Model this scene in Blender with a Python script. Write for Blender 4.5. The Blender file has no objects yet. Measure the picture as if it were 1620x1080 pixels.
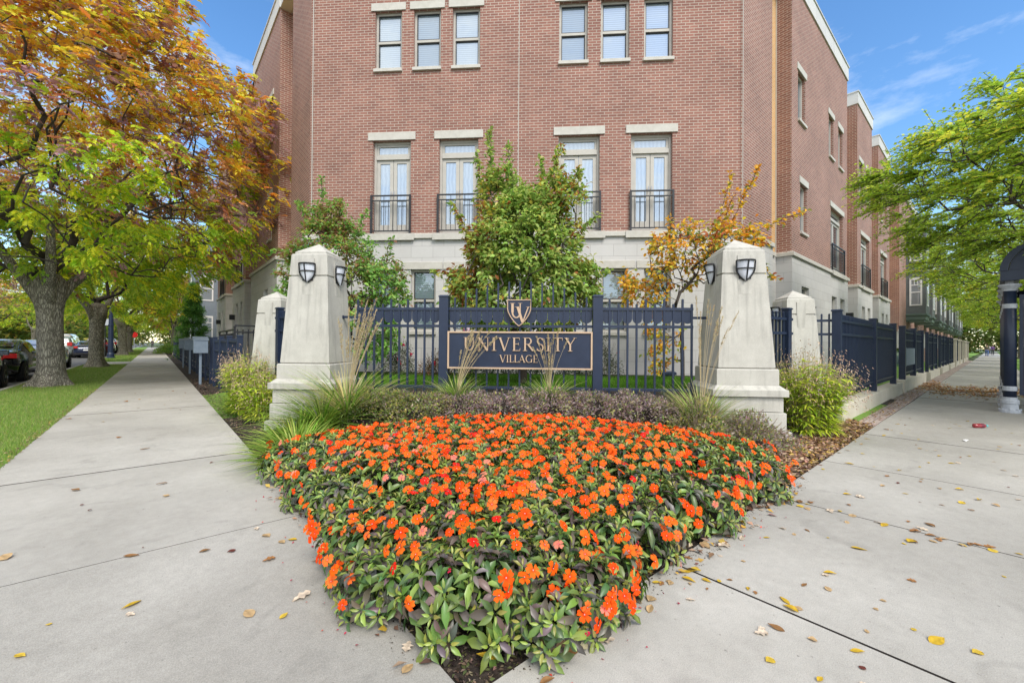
import bpy, math, random
import numpy as np
from mathutils import Vector, Matrix
random.seed(7); rng = np.random.default_rng(11)
R = math.radians
scene = bpy.context.scene
COL = scene.collection

# ------------------------------------------------------------------ camera
# world X runs along the right-hand street, world Y along the left-hand street, the tip of the bed is the origin
PITCH, ROLL, YAW = R(.4), R(.43), math.atan2(.757, .653)
fw = Vector((math.cos(YAW)*math.cos(PITCH), math.sin(YAW)*math.cos(PITCH), math.sin(PITCH)))
rt = Vector((math.sin(YAW), -math.cos(YAW), 0)); up = rt.cross(fw)
r2 = rt*math.cos(ROLL) + up*math.sin(ROLL); u2 = up*math.cos(ROLL) - rt*math.sin(ROLL)
cd = bpy.data.cameras.new('camera'); cam = bpy.data.objects.new('camera', cd); COL.objects.link(cam)
m = Matrix((r2, u2, -fw)).transposed().to_4x4(); m.translation = Vector((-.859, -1.212, 1.25))
cam.matrix_world = m
cd.lens = 36*655/1620; cd.sensor_width = 36; cd.clip_start = .05; cd.clip_end = 2000
scene.camera = cam
CAM = Vector((-.859, -1.212, 1.25))

# ------------------------------------------------------------------ sky, sun, exposure
SUN_EL, SUN_AZ = R(47), Vector((-.3, -.95, 0)).normalized()     # direction towards the sun
w = bpy.data.worlds.new('World'); scene.world = w; w.use_nodes = True
nt = w.node_tree; nt.nodes.clear(); N = nt.nodes.new; Lk = nt.links.new
out = N('ShaderNodeOutputWorld'); bg = N('ShaderNodeBackground'); bg.inputs[1].default_value = .15
sky = N('ShaderNodeTexSky'); sky.sky_type = 'NISHITA'; sky.sun_disc = False
sky.sun_elevation = SUN_EL; sky.sun_rotation = math.atan2(SUN_AZ.x, SUN_AZ.y)
sky.air_density = 1.0; sky.dust_density = .25; sky.ozone_density = 1.6
tc = N('ShaderNodeTexCoord'); mp = N('ShaderNodeMapping'); mp.inputs['Scale'].default_value = (1.2, 1.2, 3.2)
mp.inputs['Rotation'].default_value = (0, 0, R(40)); mp.inputs['Location'].default_value = (3.1, .4, 0)
nz = N('ShaderNodeTexNoise'); nz.inputs['Scale'].default_value = 1.5; nz.inputs['Detail'].default_value = 9; nz.inputs['Roughness'].default_value = .62
cr = N('ShaderNodeValToRGB'); cr.color_ramp.elements[0].position = .53; cr.color_ramp.elements[1].position = .90
mx = N('ShaderNodeMixRGB'); mx.inputs[2].default_value = (6.2, 6.2, 6.1, 1)
sat = N('ShaderNodeHueSaturation'); sat.inputs['Saturation'].default_value = 1.22; sat.inputs['Value'].default_value = 1.02
Lk(tc.outputs['Generated'], mp.inputs[0]); Lk(mp.outputs[0], nz.inputs[0])
# extra cloud overhead and behind the viewer, out of sight, added for fill light
dp = N('ShaderNodeVectorMath'); dp.operation = 'DOT_PRODUCT'; dp.inputs[1].default_value = (-.62, -.45, .35)
cov = N('ShaderNodeMapRange'); cov.interpolation_type = 'SMOOTHSTEP'; cov.inputs[1].default_value = -.35; cov.inputs[2].default_value = .5; cov.inputs[3].default_value = 0; cov.inputs[4].default_value = .30
ad = N('ShaderNodeMath'); ad.operation = 'ADD'
Lk(tc.outputs['Generated'], dp.inputs[0]); Lk(dp.outputs['Value'], cov.inputs[0]); Lk(cov.outputs[0], ad.inputs[0]); Lk(nz.outputs[0], ad.inputs[1]); Lk(ad.outputs[0], cr.inputs[0])
Lk(cr.outputs[0], mx.inputs[0]); Lk(sky.outputs[0], sat.inputs['Color']); Lk(sat.outputs[0], mx.inputs[1]); Lk(mx.outputs[0], bg.inputs[0]); Lk(bg.outputs[0], out.inputs[0])
sl = bpy.data.lights.new('sun', 'SUN'); so = bpy.data.objects.new('sun', sl); COL.objects.link(so)
sl.energy = 1.9; sl.angle = R(24); sl.color = (1, .94, .86)
sd = -(SUN_AZ*math.cos(SUN_EL) + Vector((0, 0, math.sin(SUN_EL))))
so.rotation_euler = sd.to_track_quat('-Z', 'Y').to_euler()
vs = scene.view_settings; vs.view_transform = 'Standard'; vs.look = 'None'; vs.gamma = 1; vs.exposure = .82

# ------------------------------------------------------------------ materials
MATS = {}
def newmat(name):
    m = bpy.data.materials.new(name); m.use_nodes = True; t = m.node_tree; t.nodes.clear()
    o = t.nodes.new('ShaderNodeOutputMaterial'); p = t.nodes.new('ShaderNodeBsdfPrincipled'); t.links.new(p.outputs[0], o.inputs[0])
    MATS[name] = m
    return m, t, p, o
def noisy(name, c1, c2, scale=8, rough=.7, bump=.2, bscale=60, metal=0, detail=5, coat=0, bdist=.004, spec=.5):
    m, t, p, o = newmat(name); n = t.nodes.new; l = t.links.new
    tc = n('ShaderNodeTexCoord'); nz = n('ShaderNodeTexNoise'); nz.inputs['Scale'].default_value = scale; nz.inputs['Detail'].default_value = detail; nz.inputs['Roughness'].default_value = .65
    cr = n('ShaderNodeValToRGB'); cr.color_ramp.elements[0].color = (*c1, 1); cr.color_ramp.elements[1].color = (*c2, 1)
    cr.color_ramp.elements[0].position = .3; cr.color_ramp.elements[1].position = .7
    l(tc.outputs['Object'], nz.inputs[0]); l(nz.outputs[0], cr.inputs[0]); l(cr.outputs[0], p.inputs['Base Color'])
    p.inputs['Roughness'].default_value = rough; p.inputs['Metallic'].default_value = metal; p.inputs['Coat Weight'].default_value = coat
    p.inputs['Specular IOR Level'].default_value = spec
    if bump:
        nb = n('ShaderNodeTexNoise'); nb.inputs['Scale'].default_value = bscale; nb.inputs['Detail'].default_value = 4
        b = n('ShaderNodeBump'); b.inputs['Strength'].default_value = bump; b.inputs['Distance'].default_value = bdist
        l(tc.outputs['Object'], nb.inputs[0]); l(nb.outputs[0], b.inputs['Height']); l(b.outputs[0], p.inputs['Normal'])
    return m
def brickmat(name, c1, c2, mort, bw, rh, ms, rough=.85, bump=.5, bias=0., var=.25, sm=.1):
    m, t, p, o = newmat(name); n = t.nodes.new; l = t.links.new
    uv = n('ShaderNodeUVMap'); uv.uv_map = 'UVMap'
    br = n('ShaderNodeTexBrick'); br.inputs['Scale'].default_value = 1; br.inputs['Brick Width'].default_value = bw; br.inputs['Row Height'].default_value = rh
    br.inputs['Mortar Size'].default_value = ms; br.inputs['Mortar Smooth'].default_value = sm; br.inputs['Bias'].default_value = bias
    br.inputs['Color1'].default_value = (*c1, 1); br.inputs['Color2'].default_value = (*c2, 1); br.inputs['Mortar'].default_value = (*mort, 1)
    nz = n('ShaderNodeTexNoise'); nz.inputs['Scale'].default_value = .7; nz.inputs['Detail'].default_value = 8; nz.inputs['Roughness'].default_value = .7
    mr = n('ShaderNodeMapRange'); mr.inputs[3].default_value = 1-var; mr.inputs[4].default_value = 1+var; mr.inputs[1].default_value = .25; mr.inputs[2].default_value = .75
    ml = n('ShaderNodeMixRGB'); ml.blend_type = 'MULTIPLY'; ml.inputs[0].default_value = 1
    l(uv.outputs[0], br.inputs['Vector']); l(uv.outputs[0], nz.inputs[0]); l(nz.outputs[0], mr.inputs[0]); l(br.outputs['Color'], ml.inputs[1]); l(mr.outputs[0], ml.inputs[2])
    l(ml.outputs[0], p.inputs['Base Color']); p.inputs['Roughness'].default_value = rough
    inv = n('ShaderNodeMath'); inv.operation = 'SUBTRACT'; inv.inputs[0].default_value = 1
    nb = n('ShaderNodeTexNoise'); nb.inputs['Scale'].default_value = 60; ad = n('ShaderNodeMath'); ad.operation = 'MULTIPLY_ADD'; ad.inputs[1].default_value = .25
    b = n('ShaderNodeBump'); b.inputs['Strength'].default_value = bump; b.inputs['Distance'].default_value = .008
    l(br.outputs['Fac'], inv.inputs[1]); l(uv.outputs[0], nb.inputs[0]); l(nb.outputs[0], ad.inputs[0]); l(inv.outputs[0], ad.inputs[2]); l(ad.outputs[0], b.inputs['Height']); l(b.outputs[0], p.inputs['Normal'])
    return m
def leafmat(name, rough=.5, trans=.3, spec=.4):
    m, t, p, o = newmat(name); n = t.nodes.new; l = t.links.new
    a = n('ShaderNodeAttribute'); a.attribute_name = 'Col'
    tr = n('ShaderNodeBsdfTranslucent'); mx = n('ShaderNodeMixShader'); mx.inputs[0].default_value = trans
    l(a.outputs['Color'], p.inputs['Base Color']); l(a.outputs['Color'], tr.inputs[0]); p.inputs['Roughness'].default_value = rough
    p.inputs['Specular IOR Level'].default_value = spec
    l(p.outputs[0], mx.inputs[1]); l(tr.outputs[0], mx.inputs[2]); l(mx.outputs[0], o.inputs[0])
    return m
BRICK = brickmat('brick', (.29, .130, .095), (.215, .092, .07), (.44, .37, .31), .203, .0677, .0078, var=.24)
TAN = brickmat('tan_brick', (.62, .36, .14), (.55, .31, .12), (.62, .50, .34), .203, .0677, .007, var=.1)
ASHLAR = brickmat('ashlar', (.50, .49, .475), (.54, .53, .515), (.30, .29, .28), .56, .285, .004, bump=.3, var=.09, sm=.3)
PANEL = brickmat('parapet_panel', (.60, .60, .58), (.55, .55, .54), (.30, .30, .30), 1.2, .8, .006, bump=.2, var=.08)
PAVER = brickmat('paver', (.34, .25, .22), (.42, .35, .31), (.20, .17, .15), .2, .1, .006, var=.3)
PRECAST = noisy('precast', (.46, .44, .39), (.56, .54, .49), 5, .8, .3, 90)
PILLAR = noisy('cast_stone', (.43, .415, .37), (.545, .53, .475), 2.6, .9, .5, 140)
_t = PILLAR.node_tree; _n = _t.nodes.new; _p = next(n for n in _t.nodes if n.type == 'BSDF_PRINCIPLED'); _c = _p.inputs['Base Color'].links[0].from_socket
_tc = next(n for n in _t.nodes if n.type == 'TEX_COORD'); _mp = _n('ShaderNodeMapping'); _mp.inputs['Scale'].default_value = (9, 9, .9); _nz = _n('ShaderNodeTexNoise'); _nz.inputs['Scale'].default_value = 1.6; _nz.inputs['Detail'].default_value = 6
_mr = _n('ShaderNodeMapRange'); _mr.inputs[1].default_value = .5; _mr.inputs[2].default_value = .75; _mr.inputs[3].default_value = 1; _mr.inputs[4].default_value = .74; _ml = _n('ShaderNodeMixRGB'); _ml.blend_type = 'MULTIPLY'; _ml.inputs[0].default_value = 1
_t.links.new(_tc.outputs['Object'], _mp.inputs[0]); _t.links.new(_mp.outputs[0], _nz.inputs[0]); _t.links.new(_nz.outputs[0], _mr.inputs[0]); _t.links.new(_c, _ml.inputs[1]); _t.links.new(_mr.outputs[0], _ml.inputs[2])
_ns = _n('ShaderNodeTexNoise'); _ns.inputs['Scale'].default_value = 170; _ms = _n('ShaderNodeMapRange'); _ms.inputs[1].default_value = .3; _ms.inputs[2].default_value = .7; _ms.inputs[3].default_value = .84; _ms.inputs[4].default_value = 1.1; _m2 = _n('ShaderNodeMixRGB'); _m2.blend_type = 'MULTIPLY'; _m2.inputs[0].default_value = 1
_t.links.new(_tc.outputs['Object'], _ns.inputs[0]); _t.links.new(_ns.outputs[0], _ms.inputs[0]); _t.links.new(_ml.outputs[0], _m2.inputs[1]); _t.links.new(_ms.outputs[0], _m2.inputs[2]); _t.links.new(_m2.outputs[0], _p.inputs['Base Color'])
WALLST = noisy('garden_wall_stone', (.50, .46, .37), (.60, .56, .47), 3, .85, .4, 70)
NAVY = noisy('navy_paint', (.011, .020, .048), (.017, .029, .063), 6, .4, .1, 80)
BLACKM = noisy('black_metal', (.012, .013, .016), (.02, .02, .024), 5, .4, .1, 80)
GREYM = noisy('light_grey_metal', (.40, .43, .48), (.52, .55, .60), 12, .45, .2, 40)
BOXM = noisy('mailbox_grey', (.16, .21, .27), (.22, .27, .33), 8, .5, .1, 40)
FRAME = noisy('window_frame', (.42, .40, .36), (.50, .48, .43), 3, .6, 0)
WHITEF = noisy('white_frame', (.72, .72, .71), (.8, .8, .79), 3, .5, 0)
GOLD = noisy('tan_lettering', (.50, .35, .23), (.58, .42, .29), 6, .55, 0)
SLATE = noisy('grey_cladding', (.10, .115, .12), (.15, .165, .17), 2, .6, .1, 20)
COPPER = noisy('green_skirt', (.10, .15, .13), (.15, .20, .17), 3, .6, .1, 20)
ASPH = noisy('asphalt', (.085, .087, .09), (.13, .13, .13), 5, .9, .5, 150)
SOIL = noisy('soil', (.018, .013, .010), (.055, .04, .03), 14, .95, 1, 45, bdist=.03)
TURF = noisy('turf', (.12, .23, .03), (.19, .32, .05), 6, .95, .8, 120, bdist=.02)
FARG = noisy('far_ground', (.05, .09, .02), (.11, .12, .06), .3, .95, .3, 10)
BARK = noisy('bark', (.085, .072, .055), (.26, .235, .19), 16, .95, 1, 26, bdist=.03)
TWIG = noisy('dark_bark', (.035, .028, .024), (.08, .065, .055), 12, .9, .4, 40)
OPAL = noisy('opal_glass', (.62, .65, .72), (.70, .73, .80), 3, .25, 0)
STALK = noisy('grey_stalk', (.22, .17, .12), (.36, .29, .21), 20, .8, 0); TYRE = noisy('tyre', (.012, .012, .012), (.02, .02, .02), 5, .8, 0)
CHROME = noisy('alloy', (.35, .36, .38), (.5, .5, .52), 4, .3, 0, metal=.8)
REDL = noisy('tail_lens', (.45, .01, .01), (.55, .02, .02), 4, .15, 0)
BLINDK = noisy('dark_trim', (.02, .02, .022), (.03, .03, .032), 5, .5, 0)
LEAF = leafmat('foliage', .5, .48); PETAL = leafmat('petal', .65, .25, .12); GRASSM = leafmat('grass_blade', .55, .35, .25); LITTER = leafmat('dry_leaf', .7, .12, .2)
IMPL = leafmat('impatiens_leaf', .38, .18, .6); ASHL = leafmat('ash_leaf', .42, .5, .5)
def carpaint(name, c, rough=.25):
    m, t, p, o = newmat(name); p.inputs['Base Color'].default_value = (*c, 1); p.inputs['Roughness'].default_value = rough
    p.inputs['Coat Weight'].default_value = .8; p.inputs['Coat Roughness'].default_value = .05; p.inputs['Metallic'].default_value = .2
    n = t.nodes.new; tc = n('ShaderNodeTexCoord'); nz = n('ShaderNodeTexNoise'); nz.inputs['Scale'].default_value = 3
    mr = n('ShaderNodeMapRange'); mr.inputs[3].default_value = rough*.8; mr.inputs[4].default_value = rough*1.3
    t.links.new(tc.outputs['Object'], nz.inputs[0]); t.links.new(nz.outputs[0], mr.inputs[0]); t.links.new(mr.outputs[0], p.inputs['Roughness'])
    return m
def paneMat(name, blind, stripes, fac):
    """window glass with a pale blind or curtain close behind it"""
    m, t, p, o = newmat(name); n = t.nodes.new; l = t.links.new
    uv = n('ShaderNodeUVMap'); uv.uv_map = 'UVMap'; sx = n('ShaderNodeSeparateXYZ'); l(uv.outputs[0], sx.inputs[0])
    wv = n('ShaderNodeTexWave'); wv.wave_type = 'BANDS'; wv.bands_direction = 'Y' if stripes == 'h' else 'X'
    wv.inputs['Scale'].default_value = 6 if stripes == 'h' else 3.2; wv.inputs['Distortion'].default_value = .3 if stripes == 'h' else 3; wv.inputs['Detail'].default_value = 1
    l(uv.outputs[0], wv.inputs[0])
    mr = n('ShaderNodeMapRange'); mr.inputs[3].default_value = .8; mr.inputs[4].default_value = 1.1; l(wv.outputs['Fac'], mr.inputs[0])
    ml = n('ShaderNodeMixRGB'); ml.blend_type = 'MULTIPLY'; ml.inputs[0].default_value = 1; ml.inputs[1].default_value = (*blind, 1); l(mr.outputs[0], ml.inputs[2])
    l(ml.outputs[0], p.inputs['Base Color']); p.inputs['Roughness'].default_value = .8; p.inputs['Specular IOR Level'].default_value = .1
    gl = n('ShaderNodeBsdfGlossy'); gl.inputs['Roughness'].default_value = .02; gl.inputs['Color'].default_value = (.85, .92, 1, 1)
    nb = n('ShaderNodeTexNoise'); nb.inputs['Scale'].default_value = 2.2; nb.inputs['Detail'].default_value = 1; b = n('ShaderNodeBump'); b.inputs['Strength'].default_value = .12; b.inputs['Distance'].default_value = .03
    l(uv.outputs[0], nb.inputs[0]); l(nb.outputs[0], b.inputs['Height']); l(b.outputs[0], gl.inputs['Normal'])
    lw = n('ShaderNodeFresnel'); lw.inputs[0].default_value = 1.5; ad = n('ShaderNodeMath'); ad.operation = 'ADD'; ad.inputs[1].default_value = fac; ad.use_clamp = True; l(lw.outputs[0], ad.inputs[0])
    mx = n('ShaderNodeMixShader'); l(ad.outputs[0], mx.inputs[0]); l(p.outputs[0], mx.inputs[1]); l(gl.outputs[0], mx.inputs[2]); l(mx.outputs[0], o.inputs[0])
    return m
PANE_B = paneMat('pane_blind', (.30, .36, .40), 'h', .30); PANE_C = paneMat('pane_curtain', (.26, .33, .39), 'v', .30); PANE_E = paneMat('pane_half_blind', (.22, .28, .33), 'h', .22); PANE_D = paneMat('pane_dark', (.05, .06, .07), 'v', .3)
PANE_G = paneMat('pane_frosted', (.17, .23, .26), 'h', .16)
CARGL = noisy('car_glass', (.012, .014, .016), (.02, .022, .025), 3, .06, 0, coat=1)
def concrete(name, c1, c2):
    m, t, p, o = newmat(name); n = t.nodes.new; l = t.links.new
    tc = n('ShaderNodeTexCoord')
    def noise(s, d=6, r=.6):
        q = n('ShaderNodeTexNoise'); q.inputs['Scale'].default_value = s; q.inputs['Detail'].default_value = d; q.inputs['Roughness'].default_value = r; l(tc.outputs['Object'], q.inputs[0]); return q
    a = noise(.9, 8, .68); b_ = noise(230, 2); c_ = noise(16, 5, .7); g = n('ShaderNodeNewGeometry')
    cr = n('ShaderNodeValToRGB'); cr.color_ramp.elements[0].color = (*c1, 1); cr.color_ramp.elements[1].color = (*c2, 1); cr.color_ramp.elements[0].position = .3; cr.color_ramp.elements[1].position = .66
    l(a.outputs[0], cr.inputs[0])
    def mul(inp, src, lo, hi, f0=.25, f1=.75):
        mr = n('ShaderNodeMapRange'); mr.inputs[1].default_value = f0; mr.inputs[2].default_value = f1; mr.inputs[3].default_value = lo; mr.inputs[4].default_value = hi; l(src, mr.inputs[0])
        q = n('ShaderNodeMixRGB'); q.blend_type = 'MULTIPLY'; q.inputs[0].default_value = 1; l(inp, q.inputs[1]); l(mr.outputs[0], q.inputs[2]); return q.outputs[0]
    x = mul(cr.outputs[0], b_.outputs[0], .74, 1.22); x = mul(x, c_.outputs[0], .9, 1.08); x = mul(x, g.outputs['Random Per Island'], .88, 1.05, 0, 1)
    # small dark stains
    vo = n('ShaderNodeTexNoise'); vo.inputs['Scale'].default_value = 2.4; vo.inputs['Detail'].default_value = 3; vo.inputs['Distortion'].default_value = 1.2; l(tc.outputs['Object'], vo.inputs[0])
    x = mul(x, vo.outputs[0], 1.0, .86, .60, .72)
    sp = noise(34, 2, .5); x = mul(x, sp.outputs[0], 1.0, .6, .70, .78); big = noise(.28, 4, .55); x = mul(x, big.outputs[0], .84, 1.08, .35, .65)
    l(x, p.inputs['Base Color']); p.inputs['Roughness'].default_value = .85
    b = n('ShaderNodeBump'); b.inputs['Strength'].default_value = .35; b.inputs['Distance'].default_value = .004; l(b_.outputs[0], b.inputs['Height']); l(b.outputs[0], p.inputs['Normal'])
    return m
CONC = concrete('concrete', (.355, .338, .30), (.47, .452, .41)); JOINT = noisy('joint_dark', (.03, .026, .022), (.06, .05, .04), 20, .95, 0); KERB = concrete('kerb_concrete', (.36, .35, .33), (.45, .44, .42))  # JOINT: dark colour on the slab sides, so joints read as dark lines

# ------------------------------------------------------------------ mesh helpers
class Fr:
    def __init__(s, o, x, y, z=(0, 0, 1)): s.o = Vector(o); s.x = Vector(x); s.y = Vector(y); s.z = Vector(z)
    def p(s, a, b, c): return s.o + s.x*a + s.y*b + s.z*c
q2 = math.sqrt(.5)
W0 = Fr((0, 0, 0), (1, 0, 0), (0, 1, 0))
CH = Fr((0, 0, 0), (q2, -q2, 0), (q2, q2, 0))      # chamfer frame: x = to the right along the corner front, y = into the block
RW = W0                                             # rows on the right street: x = u, y = v
LW = Fr((0, 0, 0), (0, 1, 0), (1, 0, 0))            # rows on the left street: x = v, y = u
def rotfr(x, y, z, a): return Fr((x, y, z), (math.cos(a), math.sin(a), 0), (-math.sin(a), math.cos(a), 0))
class MB:
    def __init__(s): s.v = []; s.f = []; s.uv = []; s.mi = []
    def poly(s, fr, pts, uv=None, mi=0):
        i = len(s.v); s.v += [tuple(fr.p(*p)) for p in pts]; s.f.append(list(range(i, i+len(pts))))
        if uv is None:
            a = Vector(pts[1])-Vector(pts[0]); b = Vector(pts[-1])-Vector(pts[0]); n = a.cross(b)
            k = max(range(3), key=lambda j: abs(n[j]))
            uv = [{0: (p[1], p[2]), 1: (p[0], p[2]), 2: (p[0], p[1])}[k] for p in pts]
        s.uv += uv; s.mi.append(mi)
    def box(s, fr, x0, x1, y0, y1, z0, z1, mi=0, taper=0):
        t = taper
        b = [(x0, y0, z0), (x1, y0, z0), (x1, y1, z0), (x0, y1, z0)]; c = [(x0+t, y0+t, z1), (x1-t, y0+t, z1), (x1-t, y1-t, z1), (x0+t, y1-t, z1)]
        s.poly(fr, b[::-1], mi=mi); s.poly(fr, c, mi=mi)
        for i in range(4):
            j = (i+1) % 4; s.poly(fr, [b[i], b[j], c[j], c[i]], mi=mi)
    def bbox(s, fr, x0, x1, y0, y1, z0, z1, bv=.01, mi=0):
        """box with its upper edges chamfered"""
        s.box(fr, x0, x1, y0, y1, z0, z1-bv, mi)
        s.f.pop(-5); del s.uv[-20:-16]; s.mi.pop(-5)
        a = [(x0, y0, z1-bv), (x1, y0, z1-bv), (x1, y1, z1-bv), (x0, y1, z1-bv)]; c = [(x0+bv, y0+bv, z1), (x1-bv, y0+bv, z1), (x1-bv, y1-bv, z1), (x0+bv, y1-bv, z1)]
        s.poly(fr, c, mi=mi)
        for i in range(4):
            j = (i+1) % 4; s.poly(fr, [a[i], a[j], c[j], c[i]], mi=mi)
    def ring(s, fr, cx, cy, prof, n=16, mi=0, cap=True):
        """lathe: prof = [(r, z), ...]"""
        for k in range(len(prof)-1):
            (ra, za), (rb, zb) = prof[k], prof[k+1]
            for i in range(n):
                a, b = 2*math.pi*i/n, 2*math.pi*(i+1)/n
                s.poly(fr, [(cx+ra*math.cos(a), cy+ra*math.sin(a), za), (cx+ra*math.cos(b), cy+ra*math.sin(b), za), (cx+rb*math.cos(b), cy+rb*math.sin(b), zb), (cx+rb*math.cos(a), cy+rb*math.sin(a), zb)], mi=mi)
        if cap:
            for r, z in (prof[0], prof[-1]):
                if r > 1e-4: s.poly(fr, [(cx+r*math.cos(2*math.pi*i/n), cy+r*math.sin(2*math.pi*i/n), z) for i in range(n)], mi=mi)
    def tube(s, pts, rad, n=6, mi=0, cap=True):
        """tube through world points with one radius per point"""
        pts = [Vector(p) for p in pts]; rings = []; prev = None
        for i, p in enumerate(pts):
            d = (pts[min(i+1, len(pts)-1)]-pts[max(i-1, 0)]).normalized()
            a = Vector((0, 0, 1)) if abs(d.z) < .9 else Vector((1, 0, 0))
            if prev is None: x = d.cross(a).normalized()
            else: x = (prev - d*prev.dot(d)).normalized()
            prev = x; y = d.cross(x); r = rad[i] if hasattr(rad, '__len__') else rad
            base = len(s.v); s.v += [tuple(p+x*(r*math.cos(2*math.pi*k/n))+y*(r*math.sin(2*math.pi*k/n))) for k in range(n)]; rings.append(base)
        L = 0
        for i in range(len(rings)-1):
            L2 = L+(pts[i+1]-pts[i]).length
            for k in range(n):
                k2 = (k+1) % n; s.f.append([rings[i]+k, rings[i]+k2, rings[i+1]+k2, rings[i+1]+k]); s.uv += [(k/n, L), ((k+1)/n, L), ((k+1)/n, L2), (k/n, L2)]; s.mi.append(mi)
            L = L2
        if cap:
            for b in (rings[0], rings[-1]): s.f.append([b+k for k in range(n)]); s.uv += [(0, 0)]*n; s.mi.append(mi)
    def prism(s, fr, poly, y0, y1, mi=0):
        """polygon in the frame's x-z plane pushed from y0 to y1"""
        s.poly(fr, [(a, y0, b) for a, b in poly], mi=mi); s.poly(fr, [(a, y1, b) for a, b in poly][::-1], mi=mi)
        for i in range(len(poly)):
            (a, b), (c, d) = poly[i], poly[(i+1) % len(poly)]
            s.poly(fr, [(a, y0, b), (a, y1, b), (c, y1, d), (c, y0, d)], mi=mi)
    def wall(s, fr, x0, x1, y, z0, z1, ops=(), depth=.16, mi=0):
        """wall sheet in the plane y with rectangular openings (a,b,c,d) and their reveals"""
        xs = sorted({x0, x1, *[o[0] for o in ops], *[o[1] for o in ops]}); zs = sorted({z0, z1, *[o[2] for o in ops], *[o[3] for o in ops]})
        for i in range(len(xs)-1):
            for j in range(len(zs)-1):
                cx, cz = (xs[i]+xs[i+1])/2, (zs[j]+zs[j+1])/2
                if cx < x0 or cx > x1 or cz < z0 or cz > z1: continue
                if any(o[0] < cx < o[1] and o[2] < cz < o[3] for o in ops): continue
                s.poly(fr, [(xs[i], y, zs[j]), (xs[i+1], y, zs[j]), (xs[i+1], y, zs[j+1]), (xs[i], y, zs[j+1])], mi=mi)
        for a, b, c, d in ops:
            e = y+depth
            s.poly(fr, [(a, y, c), (a, e, c), (a, e, d), (a, y, d)], mi=mi); s.poly(fr, [(b, y, c), (b, e, c), (b, e, d), (b, y, d)], mi=mi)
            s.poly(fr, [(a, y, c), (b, y, c), (b, e, c), (a, e, c)], mi=mi); s.poly(fr, [(a, y, d), (b, y, d), (b, e, d), (a, e, d)], mi=mi)
WO = {}
def place(o, origin, parent):
    WO[o.name] = Vector(origin)
    if parent: o.parent = parent; o.location = Vector(origin)-WO[parent.name]
    else: o.location = origin
def tag(o, label=None, cat=None, group=None, kind=None):
    for k, v in (('label', label), ('category', cat), ('group', group), ('kind', kind)):
        if v: o[k] = v
    return o
def root(name, loc, label, cat, group=None):
    o = bpy.data.objects.new(name, None); o.empty_display_size = .2; COL.objects.link(o); place(o, loc, None); return tag(o, label, cat, group)
def build(mb, name, mat, parent=None, smooth=False, origin=None, weld=False):
    me = bpy.data.meshes.new(name); V = np.array(mb.v, dtype=float)
    if origin is None: lo, hi = V.min(0), V.max(0); origin = Vector(((lo[0]+hi[0])/2, (lo[1]+hi[1])/2, lo[2]))
    me.from_pydata((V-np.array(origin)).tolist(), [], mb.f)
    uvl = me.uv_layers.new(name='UVMap'); uvl.data.foreach_set('uv', np.array(mb.uv, dtype=np.float32).ravel())
    mats = mat if isinstance(mat, (list, tuple)) else [mat]
    for q in mats: me.materials.append(q)
    if len(mats) > 1: me.polygons.foreach_set('material_index', mb.mi)
    if weld or smooth:
        import bmesh
        bm = bmesh.new(); bm.from_mesh(me); bmesh.ops.remove_doubles(bm, verts=bm.verts, dist=1e-4); bmesh.ops.recalc_face_normals(bm, faces=bm.faces); bm.to_mesh(me); bm.free()
    if smooth:
        me.polygons.foreach_set('use_smooth', [True]*len(me.polygons))
    me.update()
    o = bpy.data.objects.new(name, me); COL.objects.link(o); place(o, origin, parent)
    return o
def copy_tree(o, parent=None, name=None):
    c = o.copy(); COL.objects.link(c); c.parent = parent
    for ch in list(o.children): copy_tree(ch, c)
    return c
# leaf templates: columns = along, across, up
LEAF4 = (np.array([(0, 0, 0), (.42, .5, .10), (1, 0, -.04), (.42, -.5, .10)]), [(0, 1, 2), (0, 2, 3)])
LEAF8 = (np.array([(0, 0, 0), (.28, .40, .10), (.62, .42, .08), (1, 0, -.22), (.62, -.42, .08), (.28, -.40, .10), (.3, 0, .02), (.64, 0, -.04)]),
         [(0, 1, 6), (0, 6, 5), (1, 2, 7, 6), (6, 7, 4, 5), (2, 3, 7), (7, 3, 4)])
BLADE = (np.array([(0, .5, 0), (0, -.5, 0), (.5, .38, .0), (.5, -.38, .0), (1, 0, -.0)]), [(0, 1, 3, 2), (2, 3, 4)])
def arch(n, droop, w0=1.):
    """arching blade: n segments, bending over towards its tip"""
    v = []; f = []
    for i in range(n+1):
        t = i/n; wd = .5*w0*(1-t**2.2) if i < n else 0
        x = t; z = -droop*t*t
        if i < n: v += [(x, wd, z), (x, -wd, z)]
        else: v += [(x, 0, z)]
    for i in range(n-1): f.append((2*i, 2*i+1, 2*i+3, 2*i+2))
    f.append((2*n-2, 2*n-1, 2*n)); return np.array(v), f
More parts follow.
